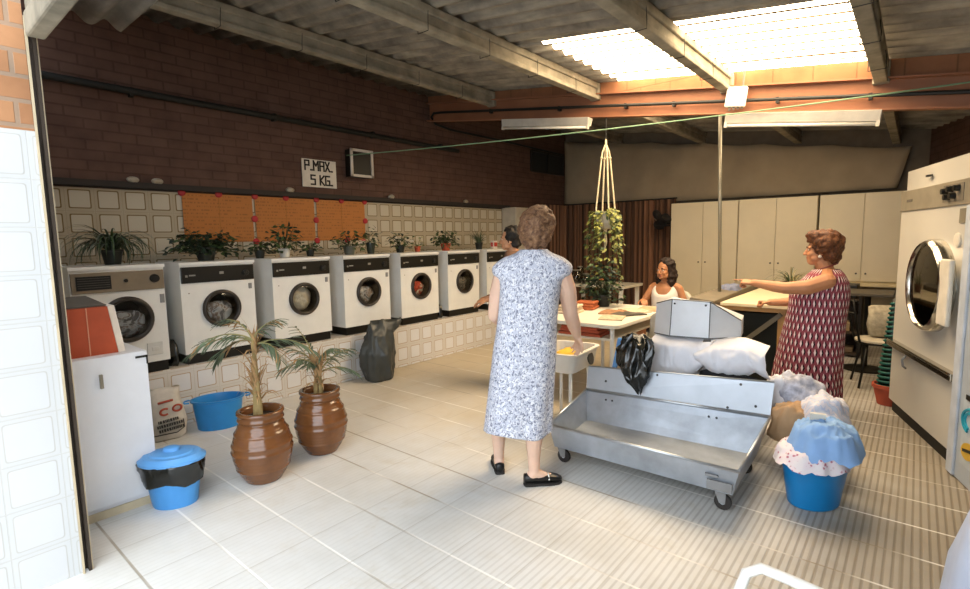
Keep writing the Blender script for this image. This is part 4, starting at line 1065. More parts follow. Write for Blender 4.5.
    for i, (z, a, b_, dy, dx) in enumerate(((.40, .012, .012, -.05, 0), (.44, .04, .03, -.035, -.005), (.50, .085, .05, -.01, -.0), (.58, .115, .07, 0, .02), (.68, .12, .075, .01, .04), (.75, .10, .06, .0, .06), (.775, .05, .03, 0, .06))):
        rings.append([(3.46+dx+b_*math.cos(q)*(1+.22*math.sin(5*q+1.9*i)+.14*math.sin(11*q-i)), 1.52+dy+a*math.sin(q)*(1+.16*math.sin(4*q+1.7*i)+.1*math.sin(9*q+i)), z+.02*math.sin(3*q+i)+.014*math.sin(8*q-i)) for q in [2*PI*k/72 for k in range(72)]])
    m.loft(crumple(resample(rings, 5), (3.49, 1.52), .2, 11, 1.7)); tag(m.build('black_bag', BINBAG, smooth=True), 'shiny black plastic bag hung over the back of the trough trolley', 'bag')
    m = MB(); m.hexa([(3.55, 1.70, .50), (3.55, 1.735, .50), (3.58, 1.735, .50), (3.58, 1.70, .50), (3.56, 1.66, .74), (3.56, 1.695, .74), (3.59, 1.695, .74), (3.59, 1.66, .74)])
    tag(m.build('blue_cloth', M('blue cloth strip', '#5f8fc4', .8), bevel=.008), 'narrow blue cloth behind the black bag on the trough trolley', 'cloth')
second_trolley()

def tubs():
    t = thing('laundry_tub', 'blue oval tub on the floor heaped with blue and floral laundry', 'tub', (3.27, .37, 0), rad(-30))
    m = MB(); m.lathe([(.125, 0), (.135, .008), (.172, .235), (.182, .24), (.182, .252), (.168, .252), (.13, .014), (.003, .012)], n=44, sx=1.08, sy=.82); m.build('body', BLUED, t, smooth=True, auto=35)
    m = MB(); heap(m, (3.27, .38, .20), .135, .125, .16, 4, rough=.12, k=12, n=44); drape(m, (3.255, .39, .285), .205, .195, .05, .055, 2, amp=.018, n=72, k=18, rip=.03)
    fl = NT('pink floral cotton'); vz = fl.new('ShaderNodeTexVoronoi'); vz.inputs['Scale'].default_value = 48; fl.put(vz.inputs['Vector'], fl.obj())
    n_ = fl.noise(22, fl.obj(), 2); cc = fl.ramp(vz.outputs['Distance'], [(.28, C('#b06a7c')), (.42, C('#dcd0d6'))]); FL = fl.set(fl.mix(fl.ramp(n_, [(.45, (0, 0, 0)), (.55, (1, 1, 1))]), C('#dcd5d8'), cc), .85)
    tag(m.build('floral_sheet', FL, smooth=True), 'pink and white floral sheet overflowing the blue tub below the blue cloth', 'laundry')
    SB = M('sky blue cotton', '#86abda', .85, var=.08, bump=.2, bscale=12)
    m = MB(); heap(m, (3.29, .35, .27), .17, .155, .17, 7, rough=.18, k=12, n=48); drape(m, (3.30, .335, .37), .205, .185, .085, .10, 9, amp=.026, n=84, k=24, rip=.022)
    tag(m.build('blue_shirt', SB, smooth=True), 'sky blue cotton clothes on top of the blue tub', 'laundry')
    m = MB(); m.box((3.33, .375, .475), (.012, .075, .05), (0, -.45, .2)); tag(m.build('paper_ticket', M('white ticket', '#d9d2c4', .8)), 'small white paper ticket lying on the sky blue clothes', 'ticket')
    # second heap behind
    t = thing('laundry_basket', 'low basket behind the blue tub buried under mixed laundry', 'basket', (3.80, .46, 0))
    m = MB(); m.lathe([(.13, 0), (.165, .28), (.175, .28), (.175, .30), (.16, .30), (.128, .012), (.003, .01)], n=36); m.build('body', M('dull blue plastic', '#2b5f85', .5), t, smooth=True, auto=35)
    st = NT('striped blue white cotton'); w = st.new('ShaderNodeTexWave'); w.inputs['Scale'].default_value = 14; w.inputs['Distortion'].default_value = 3; st.put(w.inputs['Vector'], st.obj())
    STR = st.set(st.ramp(w.outputs[0], [(.3, C('#c3c8d6')), (.55, C('#a9b3cf')), (.75, C('#d4ccd0'))]), .85)
    m = MB(); heap(m, (3.68, .38, .26), .15, .14, .25, 31, rough=.24, k=12, n=40); tag(m.build('striped_cloth', STR, smooth=True), 'pale striped blue and white cloth on the heap behind the blue tub', 'laundry', 'laundry heap behind the blue tub')
    m = MB(); heap(m, (3.64, .54, .2), .1, .14, .24, 33, rough=.24, k=12, n=36); tag(m.build('tan_cloth', M('tan cotton', '#a98a68', .85, var=.15), smooth=True), 'tan orange cloth in the heap between the trough trolley and the blue tub', 'laundry', 'laundry heap behind the blue tub')
    m = MB(); heap(m, (3.86, .54, .3), .15, .17, .27, 35, rough=.24, k=12, n=40); tag(m.build('mixed_cloth', M('grey white check cotton', '#a5a8b6', .85, var=.4, nscale=26), smooth=True), 'grey and white patterned clothes at the back of the heap behind the blue tub', 'laundry', 'laundry heap behind the blue tub')
    m = MB(); heap(m, (3.82, .66, .36), .09, .1, .2, 37, rough=.3); tag(m.build('white_cloth', LINEN, smooth=True), 'small white towel on the left back of the heap behind the blue tub', 'laundry', 'laundry heap behind the blue tub')
tubs()

def tables():
    t = thing('table', 'long white table with rounded corners and tubular legs behind the woman in floral dress', 'table', (4.66, 2.33, 0)); hx, hy = .68, .43
    WT = M('white table top', '#d6cfbf', .4, var=.04)
    m = MB(); rings = []; r = .09; out = []
    for cx, cy, a0 in ((hx-r, hy-r, 0), (-hx+r, hy-r, 90), (-hx+r, -hy+r, 180), (hx-r, -hy+r, 270)):
        for k in range(7): a = rad(a0+15*k); out.append((cx+r*math.cos(a), cy+r*math.sin(a)))
    m.loft([[(x, y, z) for x, y in out] for z in (.715, .75)]); m.build('table_top', WT, t, bevel=.006)
    for sx in (-1, 1):
        for sy in (-1, 1):
            m = MB(); m.tube([(sx*(hx-.1), sy*(hy-.09), .715), (sx*(hx-.1), sy*(hy-.09), 0)], .02, 12); m.build('leg', STEELP, t, smooth=True, auto=40)
    m = MB(); m.box((0, 0, .605), (1.2, .66, .02)); m.build('under_shelf', WT, t)
    # things on the table
    rnd = random.Random(5)
    mags = [((4.35, 2.12), .3, '#b8a78c', 'open magazine at the near end of the white table'), ((4.62, 2.1), -.5, '#4b463e', 'dark-covered magazine in the middle of the white table'), ((4.88, 2.14), .9, '#c8b79c', 'pale newspaper toward the far end of the white table'), ((4.66, 2.27), .2, '#99704f', 'brown-covered magazine beside the leafy table plant'), ((5.08, 2.06), .2, '#c19a78', 'folded paper at the far right corner of the white table')]
    for (x, y), a, c, l in mags:
        m = MB(); m.box((-.075, 0, .006), (.15, .21, .012), (0, -.03, 0)); m.box((.075, 0, .006), (.15, .21, .01), (0, .03, 0))
        tag(m.build('magazine', M('magazine '+c, c, .6, var=.35, nscale=30), loc=(x, y, .753), rot=(0, 0, a)), l, 'magazine', 'papers on the white table')
    for (x, y, z), c, l in (((4.78, 2.62, .75), '#a85a34', 'orange red cloth stacked on the white table behind the woman in floral dress'), ((4.45, 2.62, .75), '#bfae96', 'beige cloth pile on the white table behind the woman in floral dress')):
        t2 = thing('folded_cloth', l, 'cloth', (x, y, z+.002), .2, 'cloths on the white table'); h = 0
        for k in range(3): m = MB(); m.box((0, .01*(k % 2), h+.014), (.24-.02*k, .2, .026)); m.build('fold', M('cloth '+c, c, .85, var=.2), t2, bevel=.01); h += .027
    bushy('table_plant', 'bushy dark plant with an orange flower standing on the white table', (5.05, 2.58, .752), 330, .22, .22, .42, .1, .13, DPOT, [LEAFD, LEAF, LEAFD], 41, .06, None, .05, [((-.14, -.06, .3), '#c8692e')])
    # white tray cart in front of it
    t = thing('tray_cart', 'white plastic tray cart beside the woman in floral dress, holding something yellow', 'cart', (3.52, 2.12, 0), rad(6)); 
    m = MB(); out = []
    def rr(hx, hy, r, z):
        o = []
        for cx, cy, a0 in ((hx-r, hy-r, 0), (-hx+r, hy-r, 90), (-hx+r, -hy+r, 180), (hx-r, -hy+r, 270)):
            for k in range(6): a = rad(a0+18*k); o.append((cx+r*math.cos(a), cy+r*math.sin(a), z))
        return o
    m.loft([rr(.22, .16, .06, .47), rr(.23, .17, .06, .48), rr(.25, .19, .07, .605), rr(.265, .205, .075, .61), rr(.265, .205, .075, .622), rr(.235, .175, .06, .622), rr(.215, .155, .06, .49)], True, True); m.build('tray', M('white cart plastic', '#d9d5cc', .4, var=.04), t, smooth=True, auto=40)
    for sx in (-1, 1):
        for sy in (-1, 1): m = MB(); m.tube([(sx*.17, sy*.12, .48), (sx*.19, sy*.13, 0)], .014, 10); m.build('leg', STEELP, t, smooth=True)
    m = MB(); m.lathe([(.055, 0), (.055, .008), (.045, .01)], n=20, sx=1, sy=1, cap1=True, xf=Matrix.Translation((.06, -.184, .545)) @ Euler((PI/2-.2, 0, 0)).to_matrix().to_4x4()); m.build('grille', M('dark grille', '#3b3a36', .6, var=.5, nscale=120), t)
    m = MB(); heap(m, (3.58, 2.14, .492), .14, .10, .1, 51, rough=.3); tag(m.build('yellow_cloth', M('yellow cloth', '#c9a336', .8, var=.2), smooth=True), 'yellow cloth lying in the white tray cart', 'cloth')
    t2 = thing('folded_cloth', 'red folded cloths on the shelf under the near end of the white table', 'cloth', (4.14, 2.3, .617), .05, 'cloths on the white table')
    for k in range(3): m = MB(); m.box((.01*(k % 2), 0, .015+.029*k), (.22, .42-.03*k, .028)); m.build('fold', M('red folded cloth', '#a04a30', .85, var=.2), t2, bevel=.01)
    # back table with jars
    t = thing('side_table', 'white table by the curtain at the back with glass jars', 'table', (7.5, 3.86, 0))
    m = MB(); m.box((0, 0, .735), (.7, 1.1, .04)); m.build('table_top', WT, t, bevel=.006)
    for sx in (-1, 1):
        for sy in (-1, 1): m = MB(); m.box((sx*.29, sy*.48, .358), (.05, .05, .715)); m.build('leg', STEELP, t)
    for (x, y, r, h), l in zip(((7.35, 4.22, .08, .2), (7.3, 4.02, .06, .15), (7.6, 4.3, .06, .24)), ('wide clear glass jar at the left of the back table', 'small clear glass jar at the front of the back table', 'tall clear glass jar at the back of the back table')):
        t = thing('glass_jar', l, 'jar', (x, y, .755), 0, 'jars on the back table')
        m = MB(); m.lathe([(r*.9, 0), (r, .01), (r, h*.8), (r*.75, h*.9), (r*.75, h), (r*.68, h), (r*.68, h*.88), (r*.92, h*.78), (r*.92, .012), (.003, .01)], n=24); m.build('glass', glass_mat('jar glass', (.8, .8, .75, 1)) if 'jar glass' not in bpy.data.materials else bpy.data.materials['jar glass'], t, smooth=True)
        m = MB(); m.cyl((0, 0, h), (0, 0, h+.02), r*.8, n=24); m.build('lid', M('dull metal lid', '#8d8676', .5, .5), t)
    # hanging planter
    X, Y = 5.2, 2.63
    t = thing('hanging_planter', 'trailing yellow green plant hanging in a macrame cord from the beam', 'hanging plant', (X, Y, 0))
    m = MB(); m.tube([(0, 0, beam_z(Y)+.004), (0, 0, 2.5)], .004, 6); m.build('wire', IRON, t)
    m = MB(); m.ell((0, 0, 2.50), (.013, .013, .04), n=10)
    for k in range(4):
        a = PI/4+k*PI/2; ex, ey = .105*math.cos(a), .105*math.sin(a)
        pts = [(0, 0, 2.49), (ex*.35, ey*.35, 2.40), (ex*.45, ey*.45, 2.34), (ex, ey, 1.80), (ex*.9, ey*.9, 1.66), (0, 0, 1.56)]; m.tube(pts, .009, 8)
        m.ell((ex*.45, ey*.45, 2.34), .016, n=8)
    m.ell((0, 0, 1.555), .022, n=10); m.tube([(0, 0, 1.56), (.01, 0, 1.44), (0, .01, 1.32)], [.012, .02, .004], 8); m.build('cord_hanger', ROPE, t, smooth=True)
    m = MB(); m.lathe([(.06, 1.58), (.1, 1.66), (.105, 1.76), (.11, 1.765), (.098, 1.765), (.09, 1.7)], n=28); m.build('pot', M('pale hanging pot', '#b7b2a4', .5), t, smooth=True)
    m = MB(); m.lathe([(.095, 1.73), (.003, 1.74)], n=20, cap0=False, cap1=True); m.build('soil', SOIL, t)
    rnd = random.Random(12); m = MB(); st = MB()
    for k in range(30):
        a = rnd.uniform(0, 2*PI); L = rnd.uniform(.1, .72); w = rnd.uniform(.08, .25); pts = []
        for i in range(9):
            u = i/8; pts.append(Vector((w*math.cos(a+u*.5)*(.4+u**.5*.6), w*math.sin(a+u*.5)*(.4+u**.5*.6), 1.75+.09*math.sin(u*PI*.9)*(1-u*.2)-L*u**1.4)))
        st.tube(pts, .0025, 5)
        for i in range(1, 9):
            for s in range(3):
                q = pts[i]+Vector((rnd.uniform(-.025, .025), rnd.uniform(-.025, .025), rnd.uniform(-.02, .02)))
                oval_leaf(m, q, (rnd.uniform(-.8, .2), rnd.uniform(-.6, .3), .8), (math.cos(a)+rnd.uniform(-.8, .8), math.sin(a)+rnd.uniform(-.8, .8), -.5), rnd.uniform(.035, .055), rnd.uniform(.022, .036), 0 if rnd.random() < .75 else 1)
    m.build('foliage', [LEAFY, LEAF], t); st.build('vine', M('stem green'), t)
tables()

def ironing():
    t = thing('ironing_table', 'large ironing table with pale board and grey rail in front of the woman in red', 'table', (5.85, 1.15, 0))
    O = Vector((5.85, 1.15, 0)); P = lambda x, y, z: Vector((x, y, z))-O
    m = MB(); m.hexa([P(5.12, .80, .835), P(6.7, .72, .835), P(6.7, 1.40, .835), P(5.12, 1.40, .835), P(5.12, .80, .865), P(6.7, .72, .865), P(6.7, 1.40, .865), P(5.12, 1.40, .865)]); m.build('board', M('pale board', '#d3c4a2', .5, var=.04), t, bevel=.005)
    m = MB(); m.hexa([P(5.0, 1.42, .845), P(6.8, 1.42, .845), P(6.8, 1.62, .845), P(5.0, 1.66, .845), P(5.0, 1.42, .885), P(6.8, 1.42, .925), P(6.8, 1.60, .95), P(5.0, 1.64, .91)]); m.build('rail', M('taupe rail', '#6f6656', .6), t, bevel=.006)
    m = MB(); m.hexa([P(5.18, .86, .79), P(6.6, .80, .79), P(6.6, 1.5, .79), P(5.18, 1.5, .79), P(5.18, .86, .833), P(6.6, .80, .833), P(6.6, 1.5, .833), P(5.18, 1.5, .833)]); m.build('apron', WOOD, t)
    for x, y in ((5.22, .90), (5.22, 1.5), (6.5, .86), (6.5, 1.5)): m = MB(); m.bar(P(x, y, 0), P(x, y, .79), .055, .055); m.build('leg', WOOD, t)
    m = MB(); m.bar(P(5.19, 1.5, .22), P(5.19, .90, .78), .05, .04); m.bar(P(5.17, .95, .15), P(5.17, 1.5, .78), .04, .02); m.build('brace', M('grey brace', '#5f5a4c', .6), t)
    m = MB(); m.box(P(5.9, 1.2, .43), (1.2, .5, .66)); m.build('lower_case', M('dark green case', '#11160f', .7), t)
    m = MB(); drape(m, (5.95, 1.53, .93), .2, .11, .03, .05, 14, amp=.012); tag(m.build('blue_cloth', M('slate blue cloth', '#717890', .85), smooth=True, solid=.004), 'slate blue cloth lying on the rail of the ironing table by the pole', 'cloth')
    spider('spider_plant', 'pale spider plant on the far end of the ironing table, behind the pointing arm', (6.5, 1.05, .867), 40, .34, .08, .1, M('brown pot', '#6b4a34', .6), [M('grey green leaf'), LEAF, M('straw leaf', '#8c845c', .6)], 17, .012)
ironing()

# ------------------------------------------------------------------ right side
def dryer():
    RZ = math.atan2(.291, .957)
    t = thing('tumble_dryer', 'big cream tumble dryer with round chrome-ringed door at the right', 'tumble dryer', (4.27, -.24, 0), RZ)
    EN = M('cream enamel', '#b9b5ab', .4, var=.04, nscale=2)
    W, D, H = 1.22, .92, 1.975
    m = MB(); cx, cz, R = .44, 1.125, .305; n = 48; rh = R*.9; ci = []; sq = []
    for k in range(n):
        a = 2*PI*k/n; c, s = math.cos(a), math.sin(a); q = min(((W-cx) if c > 0 else cx)/max(1e-6, abs(c)), ((1.655-cz) if s > 0 else cz-.1)/max(1e-6, abs(s)))
        sq.append((cx+c*q, 0, cz+s*q)); ci.append((cx+rh*c, 0, cz+rh*s))
    m.add(sq+ci, [(k, n+k, n+(k+1) % n, (k+1) % n) for k in range(n)])
    for ccx, ccz in ((0, .1), (W, .1), (W, 1.655), (0, 1.655)):
        for k in range(n):
            a, b = sq[k], sq[(k+1) % n]
            if abs(a[0]-b[0]) > 1e-5 and abs(a[2]-b[2]) > 1e-5 and (a[0]-ccx)**2+(a[2]-ccz)**2 < .12: m.add([a, b, (ccx, 0, ccz)], [(0, 1, 2)])
    m.add([(0, 0, .1), (W, 0, .1), (W, 0, 1.655), (0, 0, 1.655), (0, -D, .1), (W, -D, .1), (W, -D, 1.655), (0, -D, 1.655)], [(0, 4, 5, 1), (1, 5, 6, 2), (2, 6, 7, 3), (3, 7, 4, 0), (4, 7, 6, 5)])
    m.box((W/2, -D/2, (1.655+1.82)/2), (W, D-.01, .165)); m.box((W/2, -D/2-.01, (1.82+H)/2), (W-.01, D-.03, H-1.82))
    m.build('body', EN, t)
    m = MB(); ins = [(p[0], -.4, p[2]) for p in ci]; m.loft([ci, ins], False, True); m.build('drum', M('dryer drum', '#3a352e', .4, .5), t)
    m = MB(); m.box((W/2, .004, 1.737), (W+.006, .012, .158)); pn = m.build('control_panel', M('grey panel', '#8f8776', .45, .3), t, bevel=.003)
    m = MB()
    for x, z in ((.34, 1.755), (.26, 1.765), (.22, 1.72), (.30, 1.715), (.16, 1.765)): m.cyl((x, .01, z), (x, .045, z), .022, .018, 14)
    m.box((.25, .011, 1.74), (.3, .004, .11), mi=1); m.build('knob', [BLACK, M('dark legend', '#6d6558', .5)], pn)
    m = MB(); m.box((1.02, .011, 1.735), (.11, .004, .02)); m.build('maker_mark', M('dim print'), pn)
    m = MB(); m.box((.72, -.006, 1.895), (.07, .02, .014)); m.build('latch', DGREY, t)
    m = MB(); X = Matrix.Translation((cx, 0, cz)) @ Euler((-PI/2, 0, 0)).to_matrix().to_4x4()
    m.lathe([(R*.9, 0), (R*.9, .04), (R*.92, .075), (R*.96, .085), (R*1.0, .075), (R*1.04, .05), (R*1.05, -.002)], n=56, cap0=False, xf=X); d = m.build('door', CHROME, t, smooth=True, auto=50)
    m = MB(); m.lathe([(R*.92, .062), (R*.5, .068), (.004, .07)], n=40, cap0=False, cap1=True, xf=X); m.build('door_glass', DOORGLASS, d, smooth=True)
    m = MB(); m.box((.095, .065, 1.11), (.15, .03, .42)); m.build('hinge_cover', M('pale enamel', '#d0c9ba', .4), d, bevel=.01)
    m = MB(); m.lathe([(.045, 0), (.045, .01), (.03, .014)], n=24, cap1=True, xf=Matrix.Translation((.15, 0, 1.44)) @ Euler((-PI/2, 0, 0)).to_matrix().to_4x4()); m.build('lock', M('pale enamel'), t)
    m = MB(); m.box((.09, .003, 1.59), (.12, .006, .09)); m.build('info_plate', M('grey plate', '#77705f', .5), t)
    m = MB(); m.box((W/2, .02, .585), (W+.01, .045, .05)); m.box((W/2, .035, .60), (W+.01, .02, .012)); m.build('trim_bar', CHROME, t, bevel=.004)
    m = MB(); m.tube([(.80, .03, .555), (.79, .055, .52), (.80, .045, .47), (.82, .02, .45)], .008, 8); m.build('hook', M('zinc'), t, smooth=True)
    m = MB(); m.box((W/2, -D/2-.01, .05), (W-.01, D-.03, .1)); m.build('kick_plate', M('black kick plate', '#080907', .6), t)
    # neighbour cabinet at the frame edge
    t = thing('metal_cabinet', 'pale blue-grey cabinet with coloured stickers at the right edge, beside the dryer', 'cabinet', (4.27, -.24, 0), RZ)
    m = MB(); m.box((-.45, -.42, .83), (.84, .90, 1.66)); m.build('body', M('blue grey enamel', '#a9b0b6', .4, var=.04), t, bevel=.012)
    m = MB(); m.box((-.085, .035, .83), (.09, .02, 1.64)); m.build('front_post', M('pale blue enamel', '#b8bfc8', .4), t, bevel=.008)
    m = MB(); m.box((-.34, .033, .33), (.30, .003, .42)); st = m.build('sticker', M('pale sticker', '#b4bcc0', .5), t)
    m = MB(); X = Matrix.Translation((-.30, .037, .40)) @ Euler((-PI/2, 0, 0)).to_matrix().to_4x4()
    for r in (.07, .1): m.tube([X @ Vector((r*math.cos(a), r*.7*math.sin(a), 0)) for a in [rad(200)+rad(230)*k/14 for k in range(15)]], .009, 5)
    m.build('cyan_arc', M('cyan print', '#1f93a8', .5), st)
    m = MB(); m.lathe([(.085, 0), (.085, .003)], n=28, sx=1, sy=.6, cap1=True, xf=Matrix.Translation((-.29, .0345, .22)) @ Euler((-PI/2, .2, 0)).to_matrix().to_4x4()); m.build('yellow_oval', M('yellow print', '#cfa534', .5), st)
    m = MB(); m.box((-.32, .037, .53), (.2, .003, .03)); m.build('black_print', BLACK, st)
    m = MB(); m.box((-.29, .04, .225), (.12, .002, .018), (0, .2, 0)); m.build('black_print', BLACK, st)
dryer()

def right_items():
    # plant cone in pot
    t = thing('striped_cone', 'slim teal and black striped cone standing in a terracotta pot beside the dryer', 'pot', (5.60, .12, 0))
    m = MB(); m.lathe([(.08, 0), (.115, .15), (.125, .15), (.125, .18), (.11, .18), (.1, .14)], n=28, cap1=False); m.build('pot', TERRA, t, smooth=True, auto=40)
    m = MB(); m.lathe([(.108, .14), (.003, .145)], n=20, cap0=False, cap1=True); m.build('soil', SOIL, t)
    m = MB(); m.lathe([(.085, .14), (.02, .92), (.003, .93)], n=24, cap1=True); c = m.build('cone', M('black plastic'), t, smooth=True)
    m = MB(); pts = []; N = 19*16
    for k in range(N+1): u = k/N; a = u*19*2*PI; r = .088-.065*u; pts.append((r*math.cos(a), r*math.sin(a), .15+.76*u))
    m.tube(pts, .012, 6); m.build('teal_winding', M('teal cord', '#124f46', .5), c, smooth=True)
    # chair
    t = thing('chair', 'black metal chair with round white seat near the dryer', 'chair', (6.22, .24, 0), rad(15))
    BM = M('black metal tube', '#16140f', .45, .3)
    m = MB(); m.lathe([(.17, .44), (.19, .445), (.19, .462), (.17, .47), (.003, .475)], n=32); m.build('seat', M('pale seat', '#b4ab98', .6), t, smooth=True, auto=40)
    m = MB(); m.tube([(.18*math.cos(2*PI*k/24), .18*math.sin(2*PI*k/24), .435) for k in range(25)], .011, 8); m.build('seat_ring', BM, t, smooth=True)
    for a in (45, 135, 225, 315): m = MB(); c, s = math.cos(rad(a)), math.sin(rad(a)); m.tube([(.15*c, .15*s, .435), (.24*c, .24*s, 0)], .011, 8); m.build('leg', BM, t, smooth=True)
    m = MB()
    for s in (-1, 1): m.tube([(s*.1, .17, .435), (s*.13, .21, .62), (s*.17, .25, .86)], .011, 8)
    for z, w in ((.84, .17), (.72, .15)): m.tube([(-w, .2+.05*(z-.4), z), (-w*.5, .24+.05*(z-.4), z), (w*.5, .24+.05*(z-.4), z), (w, .2+.05*(z-.4), z)], .014, 8)
    m.build('backrest', BM, t, smooth=True)
    # small tall table behind it
    t = thing('pedestal_table', 'small dark pedestal table with flat top behind the black chair', 'table', (6.9, .38, 0))
    m = MB(); m.box((0, 0, .845), (.55, .45, .03)); m.build('table_top', M('dark table top', '#4a4336', .5), t, bevel=.004)
    m = MB(); m.cyl((0, 0, .02), (0, 0, .83), .03, n=14); m.build('column', BM, t); m = MB(); m.lathe([(.2, 0), (.2, .015), (.04, .04)], n=28, cap1=True); m.build('foot', BM, t)
    # cushion on the chair, bin
    m = MB(); rings = []
    for z, a, b in ((-.02, .13, .03), (.0, .165, .06), (.1, .175, .085), (.2, .17, .075), (.275, .165, .04), (.29, .13, .02)):
        rings.append([((abs(math.cos(k*PI/16))**.55)*(1 if math.cos(k*PI/16) > 0 else -1)*a*(1+.04*math.sin(z*30+k)), (abs(math.sin(k*PI/16))**.8)*(1 if math.sin(k*PI/16) > 0 else -1)*b, z) for k in range(32)])
    m.loft(rings); q = m.build('cushion', M('pale patterned cushion', '#a69d88', .9, var=.3, nscale=22), smooth=True, loc=(6.27, .165, .50), rot=(.1, 0, rad(105)))
    tag(q, 'pale patterned cushion propped on the black chair', 'cushion')
    t = thing('bin', 'grey bin on the floor behind the black chair', 'bin', (6.62, .0, 0)); m = MB(); m.lathe([(.13, 0), (.14, .02), (.16, .42), (.165, .42), (.165, .44), (.15, .44), (.13, .03), (.003, .02)], n=32); m.build('body', M('grey bin plastic', '#7d776a', .6), t, smooth=True, auto=40)
    m = MB(); m.lathe([(.143, -.001), (.148, .03)], n=32, cap0=False); m.build('foot_band', BLACK, t)
    # low dark shelf
    t = thing('low_shelf', 'low dark shelf unit against the counter left of the black chair', 'shelf', (7.65, .72, 0))
    DW = M('dark shelf wood', '#40352a', .6)
    for y in (-.24, .24): m = MB(); m.box((0, y, .38), (.36, .03, .76)); m.build('side_panel', M('black shelf edge', '#17130f', .6), t)
    m = MB()
    for z in (.04, .30, .70): m.box((0, 0, z), (.35, .45, .03))
    m.box((.16, 0, .38), (.02, .45, .7)); m.build('shelf_board', DW, t)
    m = MB(); m.box((-.05, 0, .085), (.2, .38, .055)); m.build('drawer', M('taupe drawer', '#6b5b49', .6), t, bevel=.004)
    m = MB(); m.box((7.6, .74, .37), (.24, .34, .1)); tag(m.build('carton', M('tan carton', '#8d7a5e', .8), bevel=.004), 'tan carton on the middle board of the low dark shelf', 'carton')
    m = MB(); m.box((7.6, .72, .80), (.28, .42, .165)); tag(m.build('black_case', BLACK, bevel=.015), 'black case standing on top of the low dark shelf', 'case')
    # white tube chair at the bottom edge
    t = thing('garden_chair', 'white tubular armchair cut off by the bottom edge of the photo', 'chair', (1.2, .06, 0))
    for s in (1, -1):
        x = .265*s
        m = MB(); m.tube([(x+.0, .24, 0), (x-.01, .26, .40), (x-.02, .262, .53), (x, .25, .575), (x+.01, .215, .598), (x+.005, .15, .597), (x, .05, .59), (x-.01, -.14, .57), (x, -.24, .50), (x, -.27, .42), (x, -.25, 0)], .0145, 12); m.build('arm_frame', STEELP, t, smooth=True)
    m = MB(); m.box((0, 0, .40), (.50, .44, .03)); m.build('seat', M('white strap seat', '#d0cfca', .5), t, bevel=.01)
    m = MB(); m.tube([(-.25, -.22, .41), (-.24, -.34, .7), (-.2, -.36, .76), (.2, -.36, .76), (.24, -.34, .7), (.25, -.22, .41)], .0145, 10); m.build('back_frame', STEELP, t, smooth=True)
    m = MB(); m.hexa([(-.22, -.255, .48), (.22, -.255, .48), (.22, -.245, .48), (-.22, -.245, .48), (-.2, -.352, .73), (.2, -.352, .73), (.2, -.342, .73), (-.2, -.342, .73)]); m.build('back_panel', M('white strap seat'), t)
    # pale sack at the corner
    m = MB(); rings = []
    for i, (z, a, b) in enumerate(((0, .26, .2), (.03, .29, .23), (.2, .30, .24), (.42, .28, .225), (.58, .24, .19), (.66, .16, .13), (.70, .06, .05))):
        rings.append([(a*math.cos(q)*(1+.04*math.sin(5*q+i)+.02*math.sin(11*q-i)), b*math.sin(q)*(1+.05*math.sin(6*q+i)), z+.015*math.sin(4*q)*(z > .3)) for q in [2*PI*k/44 for k in range(44)]])
    m.loft(rings); tag(m.build('laundry_sack', M('pale blue cotton sack', '#b9c3d8', .85, var=.06, bump=.3, bscale=9), smooth=True, loc=(2.16, -.36, 0), rot=(0, 0, .2)), 'pale blue white laundry sack at the bottom right corner of the floor', 'sack')
    # white chairs at the table
    def white_chair(label, loc, rz):
        t = thing('plastic_chair', label, 'chair', loc, rz, 'white chairs at the white table'); PW = M('white chair plastic', '#cfc8b8', .45, var=.04)
        m = MB(); m.lathe([(.2, .42), (.215, .43), (.215, .445), (.19, .45), (.003, .44)], n=36, sx=1, sy=.98); m.build('seat', PW, t, smooth=True, auto=40)
        vs = []; fs = []
        for i in range(17):
            a = rad(20+140*i/16)
            for j in range(7): u = j/6; w = math.sin(PI*i/16)**.25; vs.append((-.22*math.cos(a)*(1+.08*u), -.20*math.sin(a)-.09*u, .55+(.30*w)*u))
        for i in range(16):
            for j in range(6): k = i*7+j; fs.append((k, k+1, k+8, k+7))
        m = MB(); m.add(vs, fs); m.build('backrest', PW, t, smooth=True, solid=.018)
        m = MB()
        for s in (-1, 1): m.tube([(s*.19, -.02, .43), (s*.205, -.09, .56)], .013, 8); m.tube([(s*.1, -.17, .43), (s*.1, -.215, .57)], .013, 8)
        m.build('back_support', STEELP, t)
        for sx in (-1, 1):
            for sy in (-1, 1): m = MB(); m.tube([(sx*.14, sy*.14, .43), (sx*.19, sy*.19, 0)], .014, 8); m.build('leg', STEELP, t, smooth=True)
        return t
    white_chair('white chair at the white table, its back showing left of the metal hood', (4.66, 1.60, 0), rad(-90))
    white_chair('white chair in which the woman in the white top sits', (5.92, 2.2, 0), rad(85))
right_items()

